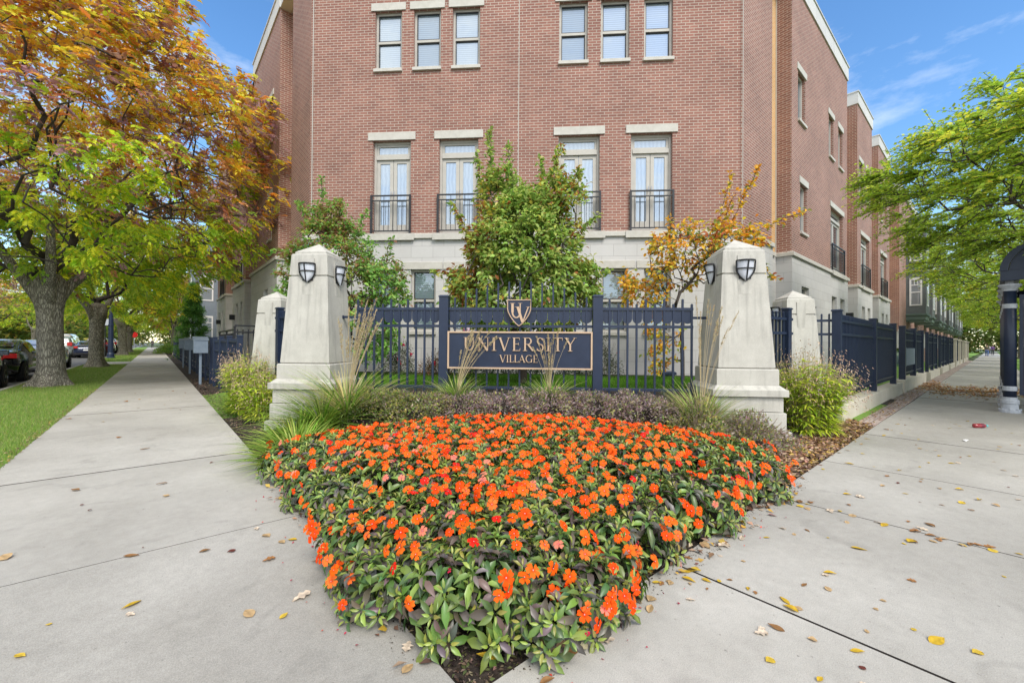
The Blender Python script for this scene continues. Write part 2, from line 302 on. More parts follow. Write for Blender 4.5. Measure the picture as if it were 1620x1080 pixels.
def scatter(name, tm, pos, X, Z, sx, sy, cols, mat, parent=None, origin=(0, 0, 0), sz=None, obj=True):
    """one mesh of many small leaf-shaped faces, each with its own colour"""
    T, F = tm; n = len(pos); k = len(T)
    X = X/np.maximum(np.linalg.norm(X, axis=1, keepdims=True), 1e-6)
    Y = np.cross(Z, X); Y /= np.maximum(np.linalg.norm(Y, axis=1, keepdims=True), 1e-6); Zz = np.cross(X, Y)
    sx = np.broadcast_to(sx, n); sy = np.broadcast_to(sy, n); sz = sx if sz is None else np.broadcast_to(sz, n)
    V = pos[:, None, :] + X[:, None, :]*(T[None, :, 0:1]*sx[:, None, None]) + Y[:, None, :]*(T[None, :, 1:2]*sy[:, None, None]) + Zz[:, None, :]*(T[None, :, 2:3]*sz[:, None, None])
    V = (V.reshape(-1, 3)-np.array(origin)).astype(np.float32)
    idx = []; tot = []
    for f in F: idx.append(np.array(f)); tot.append(len(f))
    flat = np.concatenate(idx); L = len(flat)
    loops = (flat[None, :] + (np.arange(n)*k)[:, None]).ravel().astype(np.int32)
    tots = np.tile(np.array(tot, dtype=np.int32), n); starts = np.concatenate([[0], np.cumsum(tots)[:-1]]).astype(np.int32)
    me = bpy.data.meshes.new(name); me.vertices.add(len(V)); me.vertices.foreach_set('co', V.ravel())
    me.loops.add(len(loops)); me.loops.foreach_set('vertex_index', loops)
    me.polygons.add(len(tots)); me.polygons.foreach_set('loop_start', starts); me.polygons.foreach_set('loop_total', tots)
    me.update(calc_edges=True)
    ca = me.color_attributes.new('Col', 'FLOAT_COLOR', 'POINT')
    C4 = np.ones((n, k, 4), dtype=np.float32); C4[:, :, :3] = cols[:, None, :]; ca.data.foreach_set('color', C4.ravel())
    me.materials.append(mat)
    if not obj: return me
    o = bpy.data.objects.new(name, me); COL.objects.link(o); place(o, origin, parent); return o
def pick(pal, n, jit=.12, w=None):
    pal = np.array(pal); i = rng.choice(len(pal), n, p=w); c = pal[i]*(1+rng.normal(0, jit, (n, 1))); return np.clip(c*(1+rng.normal(0, jit*.4, (n, 3))), .002, 1)
def unit(n):
    v = rng.normal(size=(n, 3)); return v/np.linalg.norm(v, axis=1, keepdims=True)
def join_meshes(parts, name, mats, parent, origin): pass

# ================================================================== THE SETTING
def ss(x): x = np.clip(x, 0, 1); return x*x*(3-2*x)
def soilz(u, v):
    t = (u+v)*q2; m = np.minimum(u, v)
    return .50*ss((t-3.3)/1.3)*ss((m-.3)/1.3)+.07*ss(m/.5)-.035
def grid(name, fn, n, k, mat, kind='structure'):
    mb = MB(); P = [[fn(i/n, j/k) for j in range(k+1)] for i in range(n+1)]
    for i in range(n):
        for j in range(k): mb.poly(W0, [P[i][j], P[i+1][j], P[i+1][j+1], P[i][j+1]], uv=[(0, 0)]*4)
    o = build(mb, name, mat, smooth=True); o['kind'] = kind; return o
mb = MB(); mb.poly(W0, [(-600, -600, -.2), (900, -600, -.2), (900, 900, -.2), (-600, 900, -.2)]); o = build(mb, 'ground', FARG); o['kind'] = 'structure'
# roads
mb = MB(); mb.poly(W0, [(-12.5, -4.9, -.15), (-3.9, -4.9, -.15), (-3.9, 400, -.15), (-12.5, 400, -.15)]); mb.poly(W0, [(-12.5, -30, -.15), (-3.9, -30, -.15), (-3.9, -13, -.15), (-12.5, -13, -.15)])
o = build(mb, 'left_road', ASPH); o['kind'] = 'structure'
mb = MB(); mb.poly(W0, [(-40, -13, -.15), (400, -13, -.15), (400, -4.9, -.15), (-40, -4.9, -.15)]); o = build(mb, 'right_road', ASPH); o['kind'] = 'structure'
# kerbs
mb = MB(); mb.bbox(W0, -3.9, -3.74, -4.9, 30, -.2, 0, .03); mb.bbox(W0, -3.9, -3.74, 34, 300, -.2, 0, .03); o = build(mb, 'left_kerb', KERB); o['kind'] = 'structure'
mb = MB(); mb.bbox(W0, -3.74, 300, -4.9, -4.74, -.2, 0, .03); o = build(mb, 'right_kerb', KERB); o['kind'] = 'structure'
# pavements: separate slabs with open joints
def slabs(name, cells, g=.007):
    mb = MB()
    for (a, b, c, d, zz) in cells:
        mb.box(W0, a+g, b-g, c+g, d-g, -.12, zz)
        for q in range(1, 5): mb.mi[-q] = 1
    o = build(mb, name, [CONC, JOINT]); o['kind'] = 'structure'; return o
cells = []
ys = [-4.73, -2.5, -.14, 2.08, 4.37, 6.62, 8.9, 11.2]
while ys[-1] < 120: ys.append(ys[-1]+2.28)
for i in range(len(ys)-1):
    cells.append((-2.0, -.0, ys[i], ys[i+1], random.uniform(-.003, .003)))
    if ys[i] < 2.0: cells.append((-3.73, -2.0, ys[i], ys[i+1], random.uniform(-.003, .003)))
for a, b, c, d in ((-3.73, -2.0, 30, 32), (-3.73, -2.0, 32, 34)): cells.append((a, b, c, d, -.002))
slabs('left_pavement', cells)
cells = []; xs = [0.0, 1.41, 3.07, 4.72, 6.9, 9.1, 11.3, 13.6, 16.4]
while xs[-1] < 200: xs.append(xs[-1]+2.3)
for i in range(len(xs)-1):
    cells.append((xs[i], xs[i+1], -2.2, 0.0, random.uniform(-.003, .003)))
    if xs[i] < 24: cells.append((xs[i], xs[i+1], -4.73, -2.2, random.uniform(-.003, .003)))
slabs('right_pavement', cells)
# dark joint filler below the slabs
mb = MB(); mb.poly(W0, [(-3.73, -4.73, -.03), (0, -4.73, -.03), (0, 120, -.03), (-3.73, 120, -.03)]); mb.poly(W0, [(0, -4.73, -.03), (200, -4.73, -.03), (200, 0, -.03), (0, 0, -.03)])
o = build(mb, 'joint_sand', SOIL); o['kind'] = 'structure'
# planting bed soil, inner lawn, foundation border (grids in the corner frame)
def bedgrid(t0, t1, zoff=0, lim=9.5):
    def f(a, b):
        t = t0+(t1-t0)*a; s = max(-lim, min(lim, (2*b-1)*t)); u, v = (t+s)*q2, (t-s)*q2
        return (u, v, float(soilz(u, v))+zoff)
    return f
grid('bed_soil', bedgrid(.0, 5.15), 60, 60, SOIL)
grid('inner_lawn', bedgrid(5.15, 8.0), 24, 60, TURF)
grid('foundation_border', bedgrid(8.0, 9.0), 8, 60, SOIL)
mb = MB(); mb.poly(W0, [(12.7, .62, -.01), (200, .62, -.01), (200, 3.4, -.01), (12.7, 3.4, -.01)]); o = build(mb, 'right_front_gardens', TURF); o['kind'] = 'structure'
mb = MB(); mb.poly(W0, [(0, 12.7, -.01), (3, 12.7, -.01), (3, 120, -.01), (0, 120, -.01)]); o = build(mb, 'left_front_gardens', SOIL); o['kind'] = 'structure'
mb = MB(); mb.bbox(W0, 7.75, 14.35, .012, .352, -.1, .002, .004); mb.bbox(W0, 14.36, 60, .012, .352, -.1, -.002, .004); o = build(mb, 'paver_strip', PAVER); o['kind'] = 'structure'
# parkway turf on the left
mb = MB()
for a, b in ((2.08, 30), (34, 120)): mb.poly(W0, [(-3.74, a, -.005), (-2.0, a, -.005), (-2.0, b, -.005), (-3.74, b, -.005)])
o = build(mb, 'parkway_turf', TURF); o['kind'] = 'structure'
mb = MB(); mb.poly(W0, [(24, -4.74, -.005), (200, -4.74, -.005), (200, -2.2, -.005), (24, -2.2, -.005)]); o = build(mb, 'right_parkway_turf', TURF); o['kind'] = 'structure'

def turf(name, n, fn, hmin, hmax, wd, pal, label, cat='grass'):
    p = fn(n); n = len(p); a = rng.uniform(0, 2*math.pi, n); X = np.stack([np.cos(a)*.55, np.sin(a)*.55, np.ones(n)], 1); X[:, :2] *= rng.uniform(.1, 1.2, (n, 1))
    Z = np.stack([np.cos(a+1.2), np.sin(a+1.2), np.zeros(n)], 1)
    T = (np.array([(0, .5, 0), (0, -.5, 0), (1, 0, 0)]), [(0, 1, 2)])
    o = scatter(name, T, p, X, Z, rng.uniform(hmin, hmax, n), wd, pick(pal, n, .18), GRASSM); tag(o, label, cat, kind='stuff'); return o
GP = [(.20, .33, .045), (.15, .27, .04), (.27, .38, .07), (.42, .44, .17), (.22, .35, .06), (.34, .34, .14)]
def pw(n):
    v = 2.1+28*rng.random(n)**1.9; u = rng.uniform(-3.72, -1.98, n)+0*v; return np.stack([u, v, np.zeros(n)-.005], 1)
turf('parkway_grass', 95000, pw, .03, .065, .006, GP, 'mown green parkway grass between left pavement and kerb')
def pw2(n):
    v = rng.uniform(34, 90, n); return np.stack([rng.uniform(-3.72, -1.98, n), v, np.zeros(n)-.005], 1)
turf('parkway_grass', 14000, pw2, .04, .08, .02, GP, 'mown parkway grass beyond the crossing path on the left')
def il(n):
    t = rng.uniform(5.1, 8.0, n); s = rng.uniform(-5, 4.6, n); u, v = (t+s)*q2, (t-s)*q2; return np.stack([u, v, soilz(u, v)], 1)
turf('lawn_grass', 60000, il, .04, .08, .008, [(.10, .24, .02), (.13, .28, .03), (.08, .2, .02)], 'bright green lawn behind the navy front fence')

# ================================================================== CORNER BUILDING
def window(fr, par, x0, x1, z0, z1, y, pane=PANE_B, style='hung', lintel=.2, sill=True, over=.1, depth=.12, fmat=None, lmat=None):
    """sash or fixed window set in an opening: frame > panes, sill, lintel"""
    fm = fmat or FRAME; f = .055; mb = MB(); yy = y+depth
    mb.box(fr, x0, x0+f, yy-.03, yy+.05, z0, z1); mb.box(fr, x1-f, x1, yy-.03, yy+.05, z0, z1)
    mb.box(fr, x0+f, x1-f, yy-.03, yy+.05, z0, z0+f); mb.box(fr, x0+f, x1-f, yy-.03, yy+.05, z1-f, z1)
    zm = z0+(z1-z0)*.5
    if style == 'hung': mb.box(fr, x0+f, x1-f, yy-.02, yy+.045, zm-.03, zm+.03)
    o = build(mb, 'window', fm, par)
    mb = MB()
    # lower sash sits a little further back
    if style == 'hung':
        mb.poly(fr, [(x0+f, yy+.03, z0+f), (x1-f, yy+.03, z0+f), (x1-f, yy+.03, zm-.03), (x0+f, yy+.03, zm-.03)]); mb.poly(fr, [(x0+f, yy+.01, zm+.03), (x1-f, yy+.01, zm+.03), (x1-f, yy+.01, z1-f), (x0+f, yy+.01, z1-f)])
        t = MB()
        for (a, b, c, d, e) in ((x0+f, x1-f, z0+f, zm-.03, yy+.005), (x0+f, x1-f, zm+.03, z1-f, yy-.015)):
            s = .022; t.box(fr, a, a+s, e, e+.02, c, d); t.box(fr, b-s, b, e, e+.02, c, d); t.box(fr, a+s, b-s, e, e+.02, d-s, d); t.box(fr, a+s, b-s, e, e+.02, c, c+s)
        build(t, 'sash', BLINDK, o)
    else: mb.poly(fr, [(x0+f, yy+.02, z0+f), (x1-f, yy+.02, z0+f), (x1-f, yy+.02, z1-f), (x0+f, yy+.02, z1-f)])
    build(mb, 'pane', pane, o)
    if sill:
        mb = MB(); mb.bbox(fr, x0-.02, x1+.02, y-.06, yy-.032, z0-.085, z0-.003, .01); build(mb, 'sill', lmat or PRECAST, o)
    if lintel:
        mb = MB(); mb.bbox(fr, x0-over, x1+over, y-.028, y+.05, z1+.003, z1+lintel, .008); build(mb, 'lintel', lmat or PRECAST, o)
    return o
def french(fr, par, x0, x1, z0, z1, y, depth=.14, zt=6.02, pane=PANE_C, dark=False, over=.12):
    f = .06; yy = y+depth; mb = MB()
    mb.box(fr, x0, x0+f, yy-.03, yy+.06, z0, z1); mb.box(fr, x1-f, x1, yy-.03, yy+.06, z0, z1); mb.box(fr, x0+f, x1-f, yy-.03, yy+.06, z1-f, z1)
    mb.box(fr, x0+f, x1-f, yy-.05, yy+.06, zt-.05, zt+.05); mb.box(fr, x0+f, x1-f, yy-.03, yy+.06, z0, z0+.05)
    xm = (x0+x1)/2; s = .085
    for a, b in ((x0+f+.004, xm-.006), (xm+.006, x1-f-.004)):
        e = yy-.005; c, d = z0+.052, zt-.053
        mb.box(fr, a, a+s, e, e+.045, c, d); mb.box(fr, b-s, b, e, e+.045, c, d); mb.box(fr, a+s, b-s, e, e+.045, d-s, d); mb.box(fr, a+s, b-s, e, e+.045, c, c+.2)
    a, b, c, d = x0+f+.002, x1-f-.002, zt+.052, z1-f-.002; e = yy-.01; s = .05
    mb.box(fr, a, a+s, e, e+.04, c, d); mb.box(fr, b-s, b, e, e+.04, c, d); mb.box(fr, a+s, b-s, e, e+.04, d-s, d); mb.box(fr, a+s, b-s, e, e+.04, c, c+s)
    o = build(mb, 'french_door', FRAME, par); mb = MB()
    mb.poly(fr, [(x0+f, yy+.02, z0+.2), (x1-f, yy+.02, z0+.2), (x1-f, yy+.02, zt-.05), (x0+f, yy+.02, zt-.05)]); mb.poly(fr, [(x0+f, yy+.02, zt+.05), (x1-f, yy+.02, zt+.05), (x1-f, yy+.02, z1-f), (x0+f, yy+.02, z1-f)])
    build(mb, 'pane', pane, o)
    mb = MB(); mb.bbox(fr, x0-over, x1+over, y-.03, y+.05, z1+.003, z1+.2, .008); build(mb, 'lintel', PRECAST, o)
    mb = MB()
    for sx in (-.045, .03): mb.tube([fr.p(xm+sx, yy-.05, z0+.98), fr.p(xm+sx, yy-.05, z0+1.1)], .012, 6)
    build(mb, 'handle', CHROME, o)
    railing(fr, par, x0-.03, x1+.03, y, z0+.03)
    return o
def railing(fr, par, x0, x1, y, z0, h=.93):
    mb = MB(); y0, y1 = y-.065, y-.04
    for a in (x0, x1-.045):
        mb.box(fr, a, a+.045, y0-.01, y1+.01, z0-.09, z0+h)
        mb.box(fr, a+.01, a+.035, y1+.01, y, z0+h-.08, z0+h-.05); mb.box(fr, a+.01, a+.035, y1+.01, y, z0+.05, z0+.08)
    mb.box(fr, x0+.045, x1-.045, y0-.008, y1+.008, z0+h-.035, z0+h-.005); mb.box(fr, x0+.045, x1-.045, y0, y1, z0+h-.16, z0+h-.135); mb.box(fr, x0+.045, x1-.045, y0, y1, z0, z0+.028)
    n = max(5, round((x1-x0)/.115)); 
    for i in range(1, n):
        a = x0+(x1-x0)*i/n; tall = i % 2 == 0
        mb.box(fr, a-.007, a+.007, y0+.008, y1-.008, z0+.028, z0+h-.16 if not tall else z0+h-.16)
        if i % 3 == 0: mb.box(fr, a-.007, a+.007, y0+.008, y1-.008, z0+h-.135, z0+h-.035)
    build(mb, 'balcony_railing', BLACKM, par)
Z1, Z2, Z3 = 3.9, 4.02, 12.5        # stone base top, ledge top, parapet top
B = 8.8
cb = root('corner_building', tuple(CH.p(-.38, B, .3)), 'three storey red brick corner building with pale stone base behind the entrance sign', 'building')
T3 = [(-4.08, -3.38), (-3.07, -2.37), (-2.07, -1.37), (.61, 1.31), (1.63, 2.32), (2.67, 3.36)]; T2 = [(-4.11, -3.12), (-2.39, -1.39), (.61, 1.62), (2.37, 3.36)]
T1 = [(-4.11, -3.46), (-3.08, -2.44), (-2.07, -1.41), (.64, 1.31), (1.66, 2.30), (2.69, 3.33)]
sL, sR = -5.78, 5.02
uL, vL = CH.p(sL, B, 0).x, CH.p(sL, B, 0).y; uR, vR = CH.p(sR, B, 0).x, CH.p(sR, B, 0).y      # (2.13,10.31) and (9.77,2.67)
ZP = 12.5
brk = MB(); tan = MB(); sto = MB(); led = MB(); cor = MB()
brk.wall(CH, sL, sR, B, Z2-.02, 12.0, [(a, b, 8.25, 9.74) for a, b in T3]+[(a, b, 4.05, 6.42) for a, b in T2])
sto.wall(CH, sL, sR, B-.03, -.1, Z1, [(a, b, 1.57, 3.12) for a, b in T1], depth=.19)
# flanks and recesses, both sides (frames RW / LW mirror each other)
def flank(fr, y, x0, xa, xb):
    """wall from the chamfer corner x0 to xa, tan recess xa..xb"""
    brk.wall(fr, x0, xa, y, Z2-.02, 12.0); sto.wall(fr, x0, xa, y-.03, -.1, Z1, [(x0+1.0, x0+1.35, 1.6, 3.1)] if fr is RW else [])
    yr = y+.36
    tan.wall(fr, xa, xb+.4, yr, Z2-.02, 12.0, [(xa+.45, xa+.95, 8.25, 9.6), (xa+.45, xa+.95, 4.9, 6.3)]); sto.wall(fr, xa, xb+.4, yr-.03, -.1, Z1, [(xa+.3, xa+.9, 1.57, 3.05)])
    tan.poly(fr, [(xa, y, Z2), (xa, yr, Z2), (xa, yr, 12), (xa, y, 12)]); sto.poly(fr, [(xa-.03, y-.03, -.1), (xa-.03, yr, -.1), (xa-.03, yr, Z1), (xa-.03, y-.03, Z1)])
flank(RW, vR, uR, 11.72, 13.2); flank(LW, uL, vL, 12.26, 13.74)
def ledge(fr, pts, z0=Z1, z1=Z2, pr=.06):
    for i in range(len(pts)-1):
        (a, b), (c, d) = pts[i], pts[i+1]
        if abs(b-d) < 1e-6: led.bbox(fr, min(a, c)-(pr if i else 0), max(a, c)+(pr if i+2 < len(pts) and pts[i+2][1] > d else 0), b-.03-pr, b+.1, z0, z1, .02)
        else: led.bbox(fr, a-.03-pr, a+.1, min(b, d)+.101, max(b, d)+.03, z0, z1, .02)
led.bbox(CH, sL-.02, sR+.02, B-.09, B+.1, Z1, Z2, .02)
for a, b in T2: led.bbox(CH, a-.13, b+.13, B-.115, B-.091, Z1-.05, Z2-.004, .006)
ledge(RW, [(uR, vR), (11.72, vR)]); ledge(RW, [(11.72, vR+.36), (13.0, vR+.36)]); ledge(LW, [(vL, uL), (12.26, uL)]); ledge(LW, [(12.26, uL+.36), (13.5, uL+.36)])
for fr, x0, y in ((CH, sL, B),): cor.box(fr, sL, sR, B-.05, B+.3, 12.0, ZP)
cor.box(RW, uR, 13.2, vR-.05, vR+.3, 12.0, ZP-.002); cor.box(LW, vL, 13.74, uL-.05, uL+.3, 12.0, ZP-.002)
# roof deck and rear so the block is closed
roof = MB(); roof.poly(W0, [(uL, vL, 12.1), (uR, vR, 12.1), (13.2, vR, 12.1), (20.27, vR, 12.1), (20.27, 24, 12.1), (uL, 24, 12.1)][::-1])
build(brk, 'brick_wall', BRICK, cb); build(tan, 'tan_brick_wall', TAN, cb); build(sto, 'stone_base', ASHLAR, cb); build(led, 'ledge', PRECAST, cb); build(cor, 'parapet', PANEL, cb); build(roof, 'roof', SLATE, cb)
for k, (a, b) in enumerate(T3): window(CH, cb, a, b, 8.25, 9.74, B, pane=PANE_E if k in (1, 3) else PANE_B)
for a, b in T2: french(CH, cb, a, b, 4.05, 6.42, B)
for k, (a, b) in enumerate(T1): window(CH, cb, a, b, 1.57, 3.12, B-.03, pane=PANE_G, lintel=.19, over=.17)
for fr, xa, y in ((RW, 11.72, vR+.36), (LW, 12.26, uL+.36)):
    window(fr, cb, xa+.45, xa+.95, 8.25, 9.6, y, style='fixed', pane=PANE_D); window(fr, cb, xa+.45, xa+.95, 4.9, 6.3, y, style='fixed', pane=PANE_D); window(fr, cb, xa+.3, xa+.9, 1.57, 3.05, y-.03, style='fixed', pane=PANE_D, sill=False, lintel=0)
window(RW, cb, uR+1.0, uR+1.35, 1.6, 3.1, vR-.03, style='fixed', pane=PANE_D, sill=False, lintel=0)
mb = MB(); mb.box(CH, -.392, -.376, B-.01, B-.001, Z2, 12.0); build(mb, 'caulk_joint', PRECAST, cb); mb = MB(); mb.box(RW, 13.175, 13.198, vR+.33, vR+.359, Z2, 12); build(mb, 'caulk_joint', PRECAST, cb)
mb = MB(); mb.tube([CH.p(-5.70, B-.05, 4.1), CH.p(-5.70, B-.05, 11.9)], .012, 5); build(mb, 'corner_trim', FRAME, cb); mb = MB(); mb.tube([CH.p(4.98, B-.05, 4.1), CH.p(4.98, B-.05, 11.9)], .01, 5); build(mb, 'corner_trim', FRAME, cb)

# ================================================================== TERRACED HOUSES BESIDE THE CORNER
def house(fr, x0, x1, y, label, group, wins3=(), wins2=(), doors=(), wins1=(), side=.75, zc=12.02, zp=12.53, lamp=None, tanw=None):
    h = root('terraced_house', tuple(fr.p((x0+x1)/2, y+.5, 0)), label, 'house', group)
    b = MB(); s = MB(); l = MB(); c = MB()
    b.wall(fr, x0, x1, y, Z2-.02, zc, [(a, d, 8.15, 9.62) for a, d in wins3]+[(a, d, 4.78, 6.25) for a, d in wins2]+[(a, d, 4.05, 6.35) for a, d in doors])
    b.poly(fr, [(x0, y, Z2-.02), (x0, y+side, Z2-.02), (x0, y+side, zc), (x0, y, zc)]); b.poly(fr, [(x1, y, Z2-.02), (x1, y+side, Z2-.02), (x1, y+side, zc), (x1, y, zc)])
    s.wall(fr, x0-.03, x1+.03, y-.03, -.15, Z1, [(a, d, 1.55, 3.1) for a, d in wins1], depth=.2)
    s.poly(fr, [(x0-.03, y-.03, -.15), (x0-.03, y+side, -.15), (x0-.03, y+side, Z1), (x0-.03, y-.03, Z1)]); s.poly(fr, [(x1+.03, y-.03, -.15), (x1+.03, y+side, -.15), (x1+.03, y+side, Z1), (x1+.03, y-.03, Z1)])
    l.bbox(fr, x0-.09, x1+.09, y-.09, y+.1, Z1, Z2, .02); l.bbox(fr, x0-.09, x0+.1, y+.101, y+side, Z1, Z2, .02); l.bbox(fr, x1-.1, x1+.09, y+.101, y+side, Z1, Z2, .02)
    for a, d in doors: l.bbox(fr, a-.12, d+.12, y-.115, y-.091, Z1-.05, Z2-.004, .006)
    c.box(fr, x0-.04, x1+.04, y-.04, y+side+.4, zc, zp); c.box(fr, x0-.07, x1+.07, y-.07, y+side+.43, zp, zp+.05)
    build(b, 'brick_wall', BRICK, h); build(s, 'stone_base', ASHLAR, h); build(l, 'ledge', PRECAST, h); build(c, 'parapet', PANEL, h)
    for a, d in wins3: window(fr, h, a, d, 8.15, 9.62, y, style='fixed', pane=PANE_D)
    for a, d in wins2: window(fr, h, a, d, 4.78, 6.25, y, style='fixed', pane=PANE_D)
    for a, d in doors: french(fr, h, a, d, 4.05, 6.35, y, pane=PANE_D)
    for a, d in wins1: window(fr, h, a, d, 1.55, 3.1, y-.03, style='fixed', pane=PANE_D, sill=False, lintel=0)
    if lamp:
        mb = MB(); mb.box(fr, lamp-.09, lamp+.09, y-.25, y-.03, 2.35, 2.6); build(mb, 'wall_lantern', BLACKM, h)
    if tanw:   # recessed tan brick between this house and the next
        a, d, yr = tanw; t = MB(); t.wall(fr, a, d, yr, Z2-.02, zc-.3, [((a+d)/2-.3, (a+d)/2+.3, 8.2, 9.6), ((a+d)/2-.3, (a+d)/2+.3, 4.8, 6.2)]); build(t, 'tan_brick_wall', TAN, h)
        t = MB(); t.wall(fr, a, d, yr-.03, -.15, Z1, [((a+d)/2-.45, (a+d)/2+.45, .3, 2.6)]); build(t, 'recess_base', ASHLAR, h)
        t = MB(); t.box(fr, (a+d)/2-.45, (a+d)/2+.45, yr+.1, yr+.14, .3, 2.6); build(t, 'door', BLACKM, h)
        for z0, z1 in ((8.2, 9.6), (4.8, 6.2)): window(fr, h, (a+d)/2-.3, (a+d)/2+.3, z0, z1, yr, style='fixed', pane=PANE_D)
        t = MB(); t.box(fr, a, d, yr-.05, yr+.4, zc-.3, zp-.3); build(t, 'recess_parapet', PANEL, h)
        t = MB(); t.bbox(fr, a+.1, d-.1, yr-.09, yr+.1, Z1, Z2, .02); build(t, 'recess_ledge', PRECAST, h)
    return h
G1, G2 = 'terraced brick houses along the right street', 'terraced brick houses along the left street'
house(RW, 13.2, 20.3, 2.62, 'nearest brick house on the right street, with three tall slit windows and one black balcony', G1, [(13.8, 14.55), (17.42, 18.1), (18.84, 19.5)], [(14.05, 14.75)], [(17.72, 19.6)], [(14.1, 14.9), (17.75, 18.5), (19.05, 19.8)], lamp=20.05, tanw=(20.3, 22.6, 3.36))
house(RW, 22.6, 26.0, 2.68, 'narrow second brick house on the right street, between the long one and a narrower one', G1, [(23.0, 23.8), (24.5, 25.3)], [], [(23.4, 25.3)], [(23.5, 24.2), (24.8, 25.5)], lamp=26.0-.1, tanw=(26.0, 28.3, 3.4))
house(RW, 28.3, 32.0, 2.75, 'third brick house on the right street, last before the grey bay houses', G1, [(28.8, 29.5), (30.3, 31.0)], [], [(29.0, 30.9)], [(29.2, 29.9), (30.5, 31.2)], lamp=31.8, tanw=(32.0, 36.0, 3.4))
house(LW, 13.74, 18.4, 2.10, 'nearest brick house on the left street, grey stone base beside the small pillar', G2, [(14.7, 15.3)], [(14.7, 15.3)], [], [(15.1, 15.8)], tanw=(18.4, 20.3, 2.9))
house(LW, 20.3, 24.0, 2.14, 'second brick house on the left street, with a black balcony on its street side', G2, [(21, 21.7)], [], [(21.0, 22.6)], [(20.9, 21.5), (22.2, 22.9)], lamp=23.2, tanw=(24.0, 27.3, 2.6))
house(LW, 27.3, 31.6, 2.20, 'third brick house on the left street, pale stone base beside the conifer', G2, [(28, 28.7)], [], [(28.0, 29.6)], [(28.6, 29.2), (30.1, 30.7)], lamp=29.6, tanw=(31.6, 34, 2.9))

def bayhouse(fr, x0, x1, y, label, group, bays, zc=11.5, clad=SLATE, skirt=COPPER):
    h = root('bay_house', tuple(fr.p((x0+x1)/2, y+.5, 0)), label, 'house', group)
    b = MB(); s = MB(); c = MB(); b.wall(fr, x0, x1, y, 2.3, zc); b.poly(fr, [(x0, y, 2.3), (x0, y+4, 2.3), (x0, y+4, zc), (x0, y, zc)]); b.wall(fr, x0, x1, y-.02, -.15, 1.2)
    s.wall(fr, x0-.03, x1, y-.05, 1.2, 2.3); s.bbox(fr, x0-.1, x1, y-.12, y+.05, 2.3, 2.42, .02); s.poly(fr, [(x0-.03, y-.05, 1.2), (x0-.03, y+4, 1.2), (x0-.03, y+4, 2.3), (x0-.03, y-.05, 2.3)])
    c.box(fr, x0-.1, x1, y-.1, y+4, zc, zc+.5)
    build(b, 'brick_wall', BRICK, h); build(s, 'stone_band', ASHLAR, h); build(c, 'parapet', PANEL, h)
    for (a, d, pr, z0, z1) in bays:
        m = MB(); m.box(fr, a, d, y-pr, y, z0+.55, z1)
        o = build(m, 'bay', clad, h)
        m = MB(); m.bbox(fr, a-.08, d+.08, y-pr-.08, y, z0+.42, z0+.548, .02); m.box(fr, a+.0, d-.0, y-pr+.02, y, z0+.12, z0+.419); m.box(fr, a+.1, d-.1, y-pr+.1, y, z0, z0+.119); m.bbox(fr, a-.06, d+.06, y-pr-.06, y, z1, z1+.15, .02)
        build(m, 'skirt', skirt, o)
        for zz in (z0+1.1, z0+4.2):
            if zz+1.9 > z1: continue
            ws = Fr(fr.p(a, y-pr/2, 0), tuple(-fr.y), tuple(fr.x))     # window on the side facing along the street
            for (q, lo, hi, yo) in ((ws, -.32 if pr < 1.2 else -.42, .32 if pr < 1.2 else .42, -.03), (fr, (a+d)/2-.5, (a+d)/2+.5, y-pr-.03)):
                m = MB(); p_ = MB()
                m.box(q, lo, hi, yo, yo+.029, zz, zz+.09); m.box(q, lo, hi, yo, yo+.029, zz+1.8, zz+1.95); m.box(q, lo, lo+.09, yo, yo+.029, zz+.09, zz+1.8); m.box(q, hi-.09, hi, yo, yo+.029, zz+.09, zz+1.8); m.box(q, lo+.09, hi-.09, yo, yo+.029, zz+.9, zz+.97); m.box(q, lo+.09, hi-.09, yo, yo+.029, zz+1.4, zz+1.46)
                for k in (1, 2): e = lo+.09+(hi-lo-.18)*k/3; m.box(q, e-.015, e+.015, yo, yo+.028, zz+1.46, zz+1.8)
                p_.poly(q, [(lo+.09, yo+.02, zz+.09), (hi-.09, yo+.02, zz+.09), (hi-.09, yo+.02, zz+1.8), (lo+.09, yo+.02, zz+1.8)])
                wn = build(m, 'window', WHITEF, h); build(p_, 'pane', PANE_B, wn)
    return h
G3 = 'houses with grey bays along the right street'
lab = ['first grey bay house on the right street, white window facing the camera', 'second grey bay house on the right street, just past the first', 'third grey bay house on the right street, half hidden by the near ones', 'far grey bay house on the right street, fourth in the row', 'farthest grey bay house on the right street, above the distant fence']
x = 36.0
for k in range(5):
    bayhouse(RW, x, x+11.5, 2.75, lab[k], G3, [(x+3.2, x+5.6, 1.0, 3.05, 10.2), (x+8.0, x+10.2, 1.0, 3.05, 10.2)]); x += 11.6
bayhouse(LW, 36, 60, 2.9, 'blue grey clad bay house beyond the conifer on the left street', 'bay houses on the left street', [(38, 43, 1.6, 0.2, 9.5), (48, 52, 1.2, 1.0, 9.0)], clad=noisy('blue_grey_cladding', (.16, .20, .24), (.22, .26, .30), 3, .6, .1, 20))
bayhouse(LW, 61, 100, 2.9, 'far brick house at the end of the left row', 'bay houses on the left street', [(65, 69, 1.2, 1.0, 9.0)])

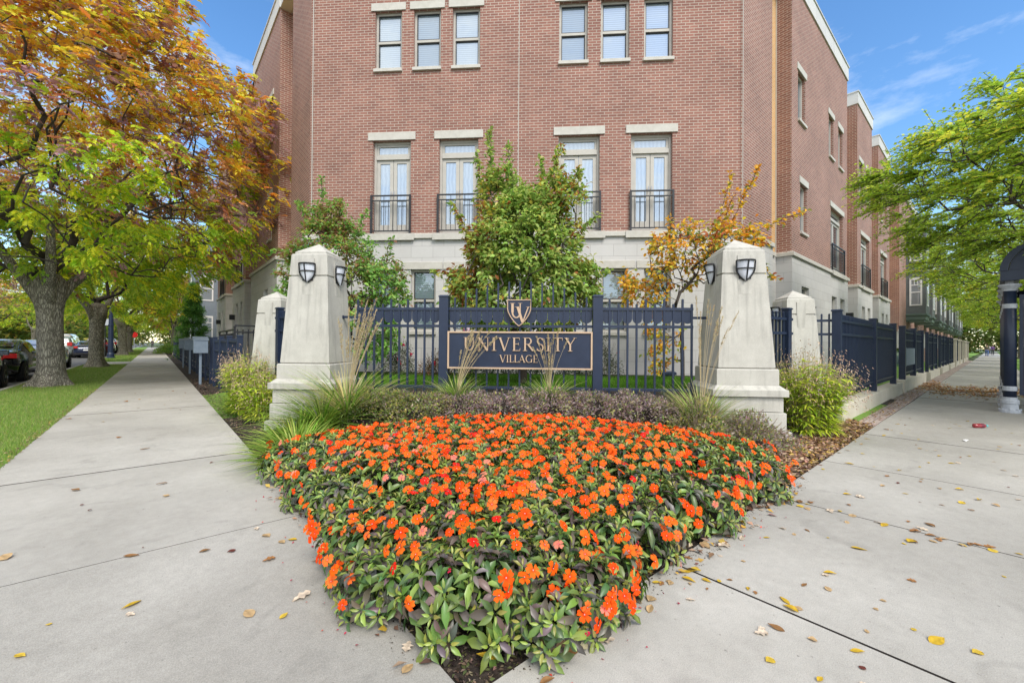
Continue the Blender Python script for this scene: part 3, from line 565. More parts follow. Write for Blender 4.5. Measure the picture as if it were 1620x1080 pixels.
# ================================================================== ENTRANCE PILLARS
def wall_lamp(fr, par, cx, y, zt, wd=.30, hh=.34):
    """shield-shaped sconce: opal glass in a navy cage; fr.x along the face, fr.y into the face"""
    def half(t): return wd/2*(1.0-.10*t if t < .35 else (1-.035)*(math.cos((t-.35)/.65*math.pi/2))**.75)
    n = 12; m = 10; mb = MB(); P = []
    for i in range(n+1):
        t = i/n*.985; row = []
        for j in range(m+1):
            a = -1+2*j/m; w_ = half(t)-.012; dp = .115*(1-t*.55)*math.sqrt(max(0, 1-a*a*.92)); row.append((cx+a*w_, y-dp, zt-.012-t*(hh-.02)))
        P.append(row)
    for i in range(n):
        for j in range(m): mb.poly(fr, [P[i][j], P[i+1][j], P[i+1][j+1], P[i][j+1]])
    mb.poly(fr, [P[0][j] for j in range(m+1)])
    g0 = MB(); g0.box(fr, cx-wd*.32, cx+wd*.32, y-.02, y, zt-.25, zt-.03)
    o = build(g0, 'wall_lamp', BLACKM, par)
    build(mb, 'lamp_glass', OPAL, o, smooth=True)
    fb = MB()
    def strip(f, r=.011): fb.tube([fr.p(*f(k/14)) for k in range(15)], r, 5)
    def on(a, t, e=.012):
        w_ = half(t); dp = .115*(1-t*.55)*math.sqrt(max(0, 1-a*a*.92)); return (cx+a*w_, y-dp-e*.6, zt-.01-t*(hh-.02))
    strip(lambda q: on(-1+2*q, 0)); strip(lambda q: on(-1, q*.985)); strip(lambda q: on(1, q*.985)); strip(lambda q: on(0, q*.985), .009); strip(lambda q: on(-1+2*q, .40), .009)
    build(fb, 'lamp_cage', BLACKM, o, smooth=True)
def pillar(cx, cy, k, label, zb=-.1, lamps=(0, 1, 2, 3), ang=0, group=None):
    """battered cast-stone pillar, square on plan; k scales it"""
    f0 = Fr(CH.p(cx, cy, 0), CH.x, CH.y)
    r = root('entrance_pillar', tuple(f0.p(0, 0, zb)), label, 'pillar', group)
    def H(z): return z*k if z > 0 else z
    s = MB()
    zt, z0 = H(2.55), H(.955); wt, wb = .27*k, .365*k
    def half(z): return wb+(wt-wb)*(z-z0)/(zt-z0)
    def ringq(mb, za, zc, wa, wc):
        a = [(-wa, -wa, za), (wa, -wa, za), (wa, wa, za), (-wa, wa, za)]; c = [(-wc, -wc, zc), (wc, -wc, zc), (wc, wc, zc), (-wc, wc, zc)]
        for i in range(4): j = (i+1) % 4; mb.poly(f0, [a[i], a[j], c[j], c[i]])
    g = H(2.225); prof = [(z0, wb-.012), (z0+.012, wb), (g-.012, half(g-.012)), (g-.008, half(g)-.018), (g+.008, half(g)-.018), (g+.012, half(g+.012)), (zt-.015, half(zt)), (zt, half(zt)-.012)]
    for (za, wa), (zc, wc) in zip(prof, prof[1:]): ringq(s, za, zc, wa, wc)
    w_ = prof[-1][1]; s.poly(f0, [(-w_, -w_, zt), (w_, -w_, zt), (w_, w_, zt), (-w_, w_, zt)]); w_ = prof[0][1]; s.poly(f0, [(-w_, -w_, z0), (w_, -w_, z0), (w_, w_, z0), (-w_, w_, z0)])
    build(s, 'shaft', PILLAR, r)
    # raised panel behind each lamp, tapering with the shaft
    for q in range(4):
        a = q*math.pi/2; fx = f0.x*math.cos(a)+f0.y*math.sin(a); fy = -f0.x*math.sin(a)+f0.y*math.cos(a); fq = Fr(f0.o, fx, fy)
        p = MB(); za, zc = H(1.95), H(2.475); ya, yc = -half(za)-.002, -half(zc)-.014; hw = .088*k
        A = [(-hw, ya, za), (hw, ya, za), (hw, yc, zc), (-hw, yc, zc)]; Bk = [(a_, b_+.03, c_) for a_, b_, c_ in A]
        p.poly(fq, A)
        for i in range(4): j = (i+1) % 4; p.poly(fq, [A[i], A[j], Bk[j], Bk[i]])
        build(p, 'lamp_panel', PILLAR, r)
        if q in lamps:
            zz = H(2.40); wall_lamp(fq, r, 0, -half(zz)-.012, zz, .245*k, .285*k)
    c = MB(); e = wt-.035*k; c.box(f0, -e, e, -e, e, zt+.001, zt+.035*k)
    for i in range(4):
        pts = [(-e, -e), (e, -e), (e, e), (-e, e)]; (a, b), (d, g_) = pts[i], pts[(i+1) % 4]; c.poly(f0, [(a, b, zt+.035*k), (d, g_, zt+.035*k), (0, 0, zt+.20*k)])
    build(c, 'cap', PILLAR, r)
    p = MB(); p.box(f0, -.395*k, .395*k, -.395*k, .395*k, H(.735), H(.935)); ringq(p, H(.935), H(.95), .395*k, .385*k); p.poly(f0, [(-.385*k, -.385*k, H(.95)), (.385*k, -.385*k, H(.95)), (.385*k, .385*k, H(.95)), (-.385*k, .385*k, H(.95))])
    ringq(p, H(.685), H(.735), .455*k, .40*k); p.bbox(f0, -.475*k, .475*k, -.475*k, .475*k, H(.595), H(.685), .008)
    build(p, 'plinth', PILLAR, r)
    p = MB(); p.bbox(f0, -.43*k, .43*k, -.43*k, .43*k, H(.395), H(.582), .008); p.bbox(f0, -.455*k, .455*k, -.455*k, .455*k, H(.165), H(.385), .008); p.bbox(f0, -.50*k, .50*k, -.50*k, .50*k, zb, H(.15), .01)
    build(p, 'base_course', PILLAR, r)
    return r
GP_ = 'cast stone pillars at the entrance garden'
pillar(-3.15, 4.60, 1.0, 'large pale stone pillar left of the sign fence, with two shield lamps showing', zb=-.1, group=GP_)
pillar(2.95, 4.60, 1.0, 'large pale stone pillar right of the sign fence, stepped base in fallen leaves', zb=-.1, group=GP_)
pillar(-4.72, 5.95, .80, 'small pale stone pillar behind the large left pillar, beside the sea oats', zb=-.1, lamps=(1, 3), group=GP_)
pillar(4.50, 5.92, .80, 'small pale stone pillar behind the large right pillar, next to the street fence', zb=-.1, lamps=(1, 3), group=GP_)

# ================================================================== FRONT FENCE AND SIGN
FT = 4.72
ff = root('front_fence', tuple(CH.p(-.1, FT, .45)), 'navy metal picket fence with scalloped band between the two large pillars', 'fence')
def picket(mb, fr, x, y, z0, z1, w=.0125):
    mb.box(fr, x-w, x+w, y-w, y+w, z0, z1-.012); b = [(x-w, y-w, z1-.012), (x+w, y-w, z1-.012), (x+w, y+w, z1-.012), (x-w, y+w, z1-.012)]
    for i in range(4): mb.poly(fr, [b[i], b[(i+1) % 4], (x, y, z1)])
for s in (-1.235, 1.055):
    mb = MB(); mb.box(CH, s-.07, s+.07, FT-.07, FT+.07, .2, 1.955); mb.bbox(CH, s-.08, s+.08, FT-.08, FT+.08, 1.956, 1.985, .02); build(mb, 'post', NAVY, ff)
secs = [(-2.60, -1.31, 11), (-1.16, .98, 13), (1.13, 2.42, 11)]
for k, (a, b, n) in enumerate(secs):
    for z in (1.78, 1.52, .60):
        mb = MB(); mb.bbox(CH, a-.005, b+.005, FT-.02, FT+.02, z-.02, z+.02, .004); build(mb, 'rail', NAVY, ff)
    # scalloped sheet between the two upper rails
    mb = MB(); m_ = n if k == 1 else 9; st = (b-a)/m_
    for i in range(m_):
        c = a+st*(i+.5); pts = [(c-st/2+.002, 1.758), (c+st/2-.002, 1.758)]
        for j in range(9): an = math.pi*j/8; pts.append((c+(st/2-.002)*math.cos(an), 1.64-.075*math.sin(an)))
        mb.prism(CH, pts, FT-.003, FT+.003)
    build(mb, 'scalloped_panel', NAVY, ff)
    if k == 1:
        for i in range(n):
            s = a+.085+(b-a-.17)*i/(n-1); h = 1.95+.25*(1-((s+.09)/1.0)**2); mb = MB(); picket(mb, CH, s, FT, .52, h); build(mb, 'picket', NAVY, ff)
    else:
        for i in range(10):
            s = a+(.0125 if k == 0 else .1)+(b-a-.1125)*i/9; mb = MB(); picket(mb, CH, s, FT, .52, 1.93 if i % 2 == 0 else 1.86, .014); build(mb, 'picket', NAVY, ff)
for a, b in ((-2.84, -2.60), (2.42, 2.66)):
    mb = MB(); mb.box(CH, a, b, FT-.015, FT+.015, 1.635, 1.67); mb.ring(Fr(CH.p((a if a < 0 else b)-(.0 if a > 0 else -.0), FT, 1.65), CH.y, CH.z, CH.x), 0, 0, [(.03, -.02), (.03, .02)], 10); build(mb, 'wall_bracket', NAVY, ff)

sg = root('entrance_sign', tuple(CH.p(-.09, FT-.06, .88)), 'navy entrance sign with tan border and raised lettering below a shield crest', 'sign')
x0, x1, z0, z1 = -1.165, .975, .885, 1.44
mb = MB(); mb.box(CH, x0+.02, x1-.02, FT-.075, FT-.03, z0+.02, z1-.02); build(mb, 'panel', NAVY, sg)
mb = MB(); e = .023
for (a, b, c, d) in ((x0, x1, z0, z0+e), (x0, x1, z1-e, z1), (x0, x0+e, z0+e, z1-e), (x1-e, x1, z0+e, z1-e)): mb.box(CH, a, b, FT-.095, FT-.028, c, d)
build(mb, 'border', GOLD, sg)
# lettering drawn with thick and thin strokes and serifs (unit: capital height 1)
class Pen:
    def __init__(s, fr, x, z, h, y, d): s.fr = fr; s.x = x; s.z = z; s.h = h; s.y = y; s.d = d; s.k = 0; s.mb = MB()
    def poly(s, pts): s.k += 1; s.mb.prism(s.fr, [(s.x+a*s.h, s.z+b*s.h) for a, b in pts], s.y-.0002*s.k, s.y+s.d)
    def st(s, a, b, c, d, w):
        v = Vector((c-a, d-b)).normalized(); n = Vector((-v.y, v.x))*w/2; s.poly([(a+n.x, b+n.y), (c+n.x, d+n.y), (c-n.x, d-n.y), (a-n.x, b-n.y)])
    def sf(s, x, z, w): s.poly([(x-w/2, z-.02 if z > .5 else z), (x+w/2, z-.02 if z > .5 else z), (x+w/2, z if z > .5 else z+.035), (x-w/2, z if z > .5 else z+.035)])
    def arc(s, cx, cy, rx, ry, a0, a1, wmin, wmax, n=14):
        P = []
        for i in range(n+1):
            a = R(a0+(a1-a0)*i/n); w_ = wmin+(wmax-wmin)*abs(math.cos(a))**1.3; P.append((math.cos(a), math.sin(a), w_))
        for (a, b, w1), (c, d, w2) in zip(P, P[1:]):
            s.poly([(cx+(rx-w1/2)*a, cy+(ry-w1/2)*b), (cx+(rx+w1/2)*a, cy+(ry+w1/2)*b), (cx+(rx+w2/2)*c, cy+(ry+w2/2)*d), (cx+(rx-w2/2)*c, cy+(ry-w2/2)*d)])
T_, t_ = .125, .05
def glyph(c, p):
    """returns the letter's width"""
    if c == 'I': p.st(.2, 0, .2, 1, T_); p.sf(.2, 0, .34); p.sf(.2, 1, .34); return .40
    if c == 'U': p.st(.2, .36, .2, 1, T_); p.sf(.2, 1, .34); p.st(.78, .36, .78, 1, t_); p.sf(.78, 1, .26); p.arc(.49, .36, .29, .32, 180, 360, .06, .1); return .95
    if c == 'N': p.st(.16, 0, .16, .98, t_); p.sf(.16, 0, .28); p.st(.12, 1, .80, .0, T_); p.sf(.1, 1, .2); p.st(.82, .0, .82, 1, t_); p.sf(.82, 1, .28); return .98
    if c == 'V': p.st(.12, 1, .47, 0, T_); p.sf(.12, 1, .32); p.st(.80, 1, .47, 0, t_); p.sf(.80, 1, .26); return .9
    if c == 'E': p.st(.18, 0, .18, 1, T_); p.st(.06, .02, .62, .02, .045); p.st(.06, .98, .58, .98, .04); p.st(.18, .52, .5, .52, .04); p.st(.60, .0, .63, .2, .03); p.st(.57, 1, .57, .82, .03); p.st(.5, .43, .5, .61, .03); return .70
    if c == 'R': p.st(.18, 0, .18, 1, T_); p.sf(.18, 0, .32); p.sf(.12, 1, .24); p.st(.18, .98, .42, .98, .04); p.st(.18, .50, .42, .50, .04); p.arc(.40, .74, .23, .24, -90, 90, .04, .11); p.st(.40, .50, .78, .02, T_*.95); p.sf(.82, 0, .18); return .86
    if c == 'S': p.arc(.32, .755, .19, .225, 25, 270, .045, .10); p.arc(.32, .255, .22, .255, -155, 90, .045, .11); p.st(.50, .78, .52, .98, .03); p.st(.10, .22, .09, .02, .03); return .62
    if c == 'T': p.st(.38, 0, .38, 1, T_); p.sf(.38, 0, .32); p.st(.03, .98, .73, .98, .045); p.st(.04, 1, .04, .8, .03); p.st(.72, 1, .72, .8, .03); return .76
    if c == 'Y': p.st(.42, 0, .42, .5, T_); p.sf(.42, 0, .32); p.st(.10, 1, .42, .47, T_*.95); p.sf(.12, 1, .3); p.st(.76, 1, .42, .47, t_); p.sf(.76, 1, .26); return .84
    if c == 'L': p.st(.18, 0, .18, 1, T_); p.sf(.18, 1, .32); p.st(.06, .02, .60, .02, .045); p.st(.58, 0, .62, .22, .03); return .64
    if c == 'A': p.st(.42, 1, .10, 0, t_); p.sf(.10, 0, .26); p.st(.40, 1, .76, 0, T_); p.sf(.78, 0, .3); p.st(.2, .34, .62, .34, .04); return .88
    if c == 'G': p.arc(.50, .5, .40, .49, 40, 325, .045, .12, 22); p.st(.84, .04, .84, .44, T_); p.sf(.84, .42, .26); p.st(.80, .98, .80, .76, .03); return 1.0
def word(txt, xa, xb, zb, h, par, gap=.16):
    ws = []; dummy = Pen(CH, 0, 0, 1, 0, 0)
    for c in txt: ws.append(glyph(c, dummy))
    tot = sum(ws)*h; sp = (xb-xa-tot)/(len(txt)-1); x = xa
    for c, w_ in zip(txt, ws):
        p = Pen(CH, x, zb, h, FT-.097, .02); glyph(c, p); build(p.mb, 'letter', GOLD, par); x += w_*h+sp
word('UNIVERSITY', -.93, .735, 1.155, .195, sg); word('VILLAGE', -.385, .185, .985, .108, sg)
# shield crest
def shield(cx, zt, w_, h):
    pts = [(cx-w_/2, zt), (cx+w_/2, zt)]
    for i in range(1, 9): t = i/9; pts.append((cx+w_/2*math.cos(t*math.pi/2)**.8, zt-h*.30-h*.70*t**1.15 if t > 0 else zt))
    pts.append((cx, zt-h))
    for i in range(8, 0, -1): t = i/9; pts.append((cx-w_/2*math.cos(t*math.pi/2)**.8, zt-h*.30-h*.70*t**1.15))
    return pts
sp = MB(); sp.prism(CH, shield(-.10, 1.905, .345, .385), FT-.075, FT-.03); o = build(sp, 'crest', NAVY, sg)
sp = MB(); sh = shield(-.10, 1.905, .345, .385)
sp.tube([CH.p(a, FT-.077, b) for a, b in sh+[sh[0]]], .008, 5); build(sp, 'crest_border', GOLD, o)
p = Pen(CH, -.225, 1.625, .235, FT-.08, .012)
p.st(.12, .42, .12, 1, .15); p.sf(.12, 1, .32); p.st(.60, .36, .60, 1, .07); p.sf(.60, 1, .28); p.arc(.36, .42, .24, .33, 180, 360, .07, .11); build(p.mb, 'crest_letter', GOLD, o)
p = Pen(CH, -.145, 1.575, .235, FT-.086, .012); p.st(.10, .98, .42, 0, .15); p.sf(.08, .98, .32); p.st(.78, .98, .42, 0, .07); p.sf(.78, .98, .28); build(p.mb, 'crest_letter', GOLD, o)

# ================================================================== SIDE FENCES
def fence(name, pts, label, cat='fence', zb=.3, zt=1.72, rails=(1.69, 1.46, .50), posts=None, gap=.11, mat=None, group=None, pw=.05, over=.09, pt=.12, bot=None):
    """straight picket fence between world points pts[0], pts[1]; posts = distances along it"""
    mat = mat or NAVY
    a, b = Vector((*pts[0], 0)), Vector((*pts[1], 0)); d = (b-a); L = d.length; d.normalize(); fr = Fr(a, d, (-d.y, d.x, 0))
    r = root(name, tuple(fr.p(L/2, 0, zb)), label, cat, group)
    for z in rails: mb = MB(); mb.bbox(fr, 0, L, -.022, .022, z-.02, z+.02, .004); build(mb, 'rail', mat, r)
    ps = posts if posts is not None else [0, L]
    for x in ps: mb = MB(); mb.box(fr, x-pw, x+pw, -pw, pw, zb, zt+pt); mb.bbox(fr, x-pw-.012, x+pw+.012, -pw-.012, pw+.012, zt+pt+.001, zt+pt+.03, .012); build(mb, 'post', mat, r)
    n = int(L/gap); mb = MB()
    for i in range(n+1):
        x = (i+.5)*L/(n+1)
        if any(abs(x-q) < pw+.02 for q in ps): continue
        picket(mb, fr, x, 0, (bot or rails[-1]-.08), zt+over, .0125)
    build(mb, 'pickets', mat, r)
    return r
a = CH.p(3.35, 4.95, 0); b = CH.p(4.3, 5.6, 0)
fence('side_fence', (a.to_2d(), b.to_2d()), 'short navy fence piece between the large and small right pillars', posts=[.12, 1.0], zb=.3)
a = CH.p(-3.55, 4.95, 0); b = CH.p(-4.5, 5.6, 0)
fence('side_fence', (a.to_2d(), b.to_2d()), 'short navy fence piece between the large and small left pillars', posts=[.12, 1.0], zb=.3)
fence('side_fence', ((7.62, .92), (7.75, .53)), 'short navy fence return beside the small right pillar', posts=[], zb=.3)
gw = MB()
def kerbwall(x0, x1, label, fr=W0, ya=.355, yb=.62, zt=.30):
    r = root('low_wall', tuple(fr.p((x0+x1)/2, (ya+yb)/2, -.1)), label, 'garden wall', 'low stone walls under the navy fences'); n = max(1, round((x1-x0)/1.45))
    for i in range(n):
        mb = MB(); mb.bbox(fr, x0+(x1-x0)*i/n+.004, x0+(x1-x0)*(i+1)/n-.004, ya, yb, -.1, zt, .012); build(mb, 'block', WALLST, r)
G4 = 'navy fences along the right street'
kerbwall(7.5, 14.35, 'nearest low stone wall on the right street, under the long navy fence')
fence('street_fence', ((7.73, .47), (14.1, .47)), 'nearest navy picket fence on the right street, behind the sea oats', posts=[0, 3.2, 6.0], zb=.30, group=G4, pw=.06)
kerbwall(14.85, 20.5, 'second low stone wall on the right street, its square end facing the camera', zt=.33)
fence('street_fence', ((15.4, .47), (20.3, .47)), 'second navy fence on the right street, with a pale meter box in its first panel', posts=[0, 2.5, 4.8], zb=.33, group=G4, pw=.07)
mb = MB(); mb.bbox(W0, 15.55, 15.62, .40, .52, .7, 1.25, .01); mb.bbox(W0, 15.62, 17.6, .40, .44, .72, 1.22, .01); o = build(mb, 'meter_box', BOXM); tag(o, 'pale blue grey meter box set into the second street fence', 'utility box')
u = 22.2; k = 0
nm = ['third', 'fourth', 'fifth', 'sixth', 'seventh', 'eighth', 'ninth']
while k < 7:
    kerbwall(u, u+4.4, '%s low stone wall along the right street, counted from the camera' % nm[k], zt=.28); ps = [.1, 2.2, 4.2]
    fence('street_fence', ((u, .47), (u+4.4, .47)), '%s navy fence along the right street, counted from the camera' % nm[k], posts=ps, zb=.28, group=G4, gap=.14)
    if k >= 2:
        mb = MB(); mb.box(W0, u+4.5, u+4.95, .3, .75, -.1, 1.75); mb.bbox(W0, u+4.45, u+5.0, .25, .8, 1.751, 1.86, .03); o = build(mb, 'stone_pier', WALLST); tag(o, 'pale stone pier at the end of the %s street fence' % nm[k], 'pier', 'stone piers along the right street')
    u += 6.0 if k < 2 else 5.4; k += 1
# left street fences, mailboxes and stair railing
G5 = 'navy fences along the left street'
v = 8.8; nm2 = ['nearest', 'second', 'third', 'fourth', 'fifth', 'sixth']
for k, L in enumerate((4.6, 4.4, 5.0, 5.5, 6.0, 8.0)):
    fence('street_fence', ((.45, v), (.45, v+L)), '%s navy fence along the left pavement, counted from the camera' % nm2[k], posts=[0, 1.55, 3.1, L-.1] if L < 5.2 else [0, 2, 4, L-.1], zb=-.05, zt=1.27, rails=(1.27, 1.02, .42, .2), over=.06, pt=.10, group=G5)
    v += L+.9
def mailbox(u, v, label):
    r = root('mailbox', (u, v, -.02), label, 'mailbox', 'grey mailboxes along the left fences'); fr = Fr((u, v, 0), (1, 0, 0), (0, 1, 0))
    mb = MB(); mb.box(fr, -.03, .03, -.03, .03, -.05, .93); build(mb, 'post', BOXM, r)
    mb = MB(); mb.bbox(fr, -.17, .17, -.13, .13, .93, 1.32, .01); o = build(mb, 'box', BOXM, r)
    mb = MB(); mb.poly(fr, [(-.185, -.15, 1.30), (.185, -.15, 1.30), (.185, .15, 1.39), (-.185, .15, 1.39)]); mb.poly(fr, [(-.185, -.15, 1.322), (.185, -.15, 1.322), (.185, .15, 1.412), (-.185, .15, 1.412)])
    for p_, q_ in (((-.185, -.15), (.185, -.15)), ((.185, .15), (-.185, .15))): z = 1.30 if p_[1] < 0 else 1.39; mb.poly(fr, [(*p_, z), (*q_, z), (*q_, z+.022), (*p_, z+.022)])
    for sx in (-.185, .185): mb.poly(fr, [(sx, -.15, 1.30), (sx, .15, 1.39), (sx, .15, 1.412), (sx, -.15, 1.322)])
    build(mb, 'lid', BOXM, o)
mailbox(.16, 14.0, 'nearest grey mailbox on a post in front of the left fence'); mailbox(.2, 19.6, 'second grey mailbox on a post along the left fence'); mailbox(.2, 24.6, 'third and farthest grey mailbox along the left fence')
fence('stair_railing', ((.62, 10.9), (1.75, 10.9)), 'black stair railing above the left fence, beside the small pillar', 'railing', zb=.2, zt=1.62, rails=(1.66, 1.5, .5), posts=[0, 1.1], gap=.12, mat=BLACKM, over=-.04, pt=0, pw=.02)
fence('stair_railing', ((.62, 10.9), (.62, 14.0)), 'black stair railing running back along the left house steps', 'railing', zb=.2, zt=1.52, rails=(1.56, .5), posts=[1.5, 3.1], gap=.14, mat=BLACKM, over=-.04, pt=0, pw=.02)
# utility box on the inner lawn edge
mb = MB(); p = CH.p(3.02, 8.1, 0); fr = Fr((p.x, p.y, .44), CH.x, CH.y); mb.box(fr, -.16, .16, -.14, .14, 0, .16); mb.bbox(fr, -.19, .19, -.17, .17, .161, .23, .02); o = build(mb, 'utility_box', NAVY); tag(o, 'low dark blue utility box by the building behind the right fence', 'utility box')

# ================================================================== BUS SHELTER
bs = root('bus_shelter', (13.9, -2.3, 0), 'navy bus shelter with round columns and barrel roof on the right pavement', 'bus shelter')
for xi in (11.77, 12.9, 14.2, 16.0):
    for yi in (-1.44, -3.15):
        mb = MB(); prof = [(.145, 0), (.145, .05), (.115, .07), (.11, .16), (.125, .18), (.125, .24), (.10, .26), (.10, .30)]; mb.ring(W0, xi, yi, prof, 16)
        for k in range(8): an = 2*math.pi*k/8; mb.ring(W0, xi+.135*math.cos(an), yi+.135*math.sin(an), [(.018, .05), (.018, .075), (.004, .08)], 6)
        b_ = build(mb, 'column_base', GREYM, bs)
        mb = MB(); mb.ring(W0, xi, yi, [(.088, .30), (.088, 2.44)], 20); c_ = build(mb, 'column', NAVY, bs, smooth=True)
        mb = MB(); mb.ring(W0, xi, yi, [(.096, .42), (.1, .43), (.1, .50), (.096, .51)], 16); mb.ring(W0, xi, yi, [(.094, 2.02), (.1, 2.03), (.1, 2.10), (.094, 2.11)], 16); build(mb, 'column_ring', GREYM, c_)
        mb = MB(); mb.ring(W0, xi, yi, [(.09, 2.36), (.10, 2.40), (.14, 2.45), (.155, 2.46), (.155, 2.49)], 16); mb.ring(W0, xi, yi, [(.06, 2.491), (.06, 2.55)], 12); build(mb, 'capital', GREYM, c_)
mb = MB()
for ya, yb in ((-1.56, -1.32), (-3.27, -3.03)): mb.box(W0, 11.55, 16.2, ya, yb, 2.551, 2.74)
build(mb, 'eaves_beam', NAVY, bs)
mb = MB(); mb.box(W0, 11.56, 11.64, -3.03, -1.56, 2.552, 2.739); mb.box(W0, 16.1, 16.19, -3.03, -1.56, 2.552, 2.739); build(mb, 'end_beam', NAVY, bs)
mb = MB(); n = 20; cy, rr = -2.295, .99
for r0, r1, xa, xb in ((.88, .99, 11.53, 11.62), (.88, .99, 16.1, 16.19)):
    for i in range(n):
        a, b = math.pi*i/n, math.pi*(i+1)/n
        q = [(cy-r1*math.cos(a), 2.741+r1*.72*math.sin(a)), (cy-r1*math.cos(b), 2.741+r1*.72*math.sin(b)), (cy-r0*math.cos(b), 2.741+r0*.72*math.sin(b)), (cy-r0*math.cos(a), 2.741+r0*.72*math.sin(a))]
        mb.prism(Fr((0, 0, 0), (0, 1, 0), (1, 0, 0)), q, xa, xb)
build(mb, 'arch_rib', NAVY, bs)
mb = MB()
for i in range(n):
    a, b = math.pi*i/n, math.pi*(i+1)/n
    for r0 in (.93, .96): mb.poly(W0, [(11.625, cy-r0*math.cos(a), 2.745+r0*.72*math.sin(a)), (16.09, cy-r0*math.cos(a), 2.745+r0*.72*math.sin(a)), (16.09, cy-r0*math.cos(b), 2.745+r0*.72*math.sin(b)), (11.625, cy-r0*math.cos(b), 2.745+r0*.72*math.sin(b))])
build(mb, 'barrel_roof', SLATE, bs)
mb = MB(); mb.prism(Fr((0, 0, 0), (0, 1, 0), (1, 0, 0)), [(cy-.87*math.cos(math.pi*i/n), 2.745+.87*.72*math.sin(math.pi*i/n)) for i in range(n+1)], 11.58, 11.60); o = build(mb, 'gable_panel', NAVY, bs)
mb = MB(); mb.prism(Fr((0, 0, 0), (0, 1, 0), (1, 0, 0)), [(cy-.6*math.cos(math.pi*i/n), 2.80+.6*.62*math.sin(math.pi*i/n)) for i in range(n+1)], 11.565, 11.579); build(mb, 'gable_window', SLATE, o)
# poster case at the end and glass sides
mb = MB(); mb.box(W0, 11.72, 11.82, -3.05, -1.56, .35, .43); mb.box(W0, 11.72, 11.82, -3.05, -1.56, 2.2, 2.28); mb.box(W0, 11.72, 11.82, -1.6, -1.56, .43, 2.2); mb.box(W0, 11.72, 11.82, -3.05, -3.01, .43, 2.2); pc = build(mb, 'poster_frame', NAVY, bs)
mb = MB(); mb.box(W0, 11.75, 11.79, -3.01, -1.6, .43, 2.2); po = build(mb, 'poster', noisy('poster_ink', (.012, .012, .03), (.03, .025, .06), 4, .25, 0, coat=.6), pc)
mb = MB(); mb.box(W0, 11.742, 11.749, -2.1, -1.62, 1.66, 1.82); build(mb, 'poster_band', noisy('poster_orange', (.5, .18, .05), (.6, .25, .08), 5, .4, 0), po)
mb = MB(); mb.box(W0, 11.742, 11.749, -1.80, -1.77, .5, 1.95); build(mb, 'poster_stripe', noisy('poster_maroon', (.22, .02, .05), (.28, .03, .07), 5, .4, 0), po)
pf = Fr((11.744, -1.66, 1.38), (0, -1, 0), (1, 0, 0))
for q in ([(0, .10), (.015, .12), (.10, .03), (.085, .01)], [(.0, .0), (.02, -.01), (.055, .06), (.04, .075)], [(-.03, .02), (.0, .05), (.01, .035), (-.02, .005)]):
    mb = MB(); mb.prism(pf, q, -.004, .004); build(mb, 'poster_mark', WHITEF, po)
m_, t_n, p_n, o_n = newmat('clear_glass'); g_ = t_n.nodes.new('ShaderNodeBsdfTransparent'); g_.inputs[0].default_value = (.8, .85, .88, 1); gg = t_n.nodes.new('ShaderNodeBsdfGlossy'); gg.inputs['Roughness'].default_value = .03; mx_ = t_n.nodes.new('ShaderNodeMixShader'); mx_.inputs[0].default_value = .12
t_n.links.new(g_.outputs[0], mx_.inputs[1]); t_n.links.new(gg.outputs[0], mx_.inputs[2]); t_n.links.new(mx_.outputs[0], o_n.inputs[0]); GLASS = m_
mb = MB(); mb.box(W0, 12.0, 15.9, -3.16, -3.14, .3, 2.3); build(mb, 'glass_side', GLASS, bs)
mb = MB(); mb.box(W0, 12.5, 15.4, -3.0, -2.6, .42, .46); mb.box(W0, 12.7, 12.76, -2.9, -2.7, 0, .419); mb.box(W0, 15.1, 15.16, -2.9, -2.7, 0, .419); build(mb, 'bench', BLACKM, bs)

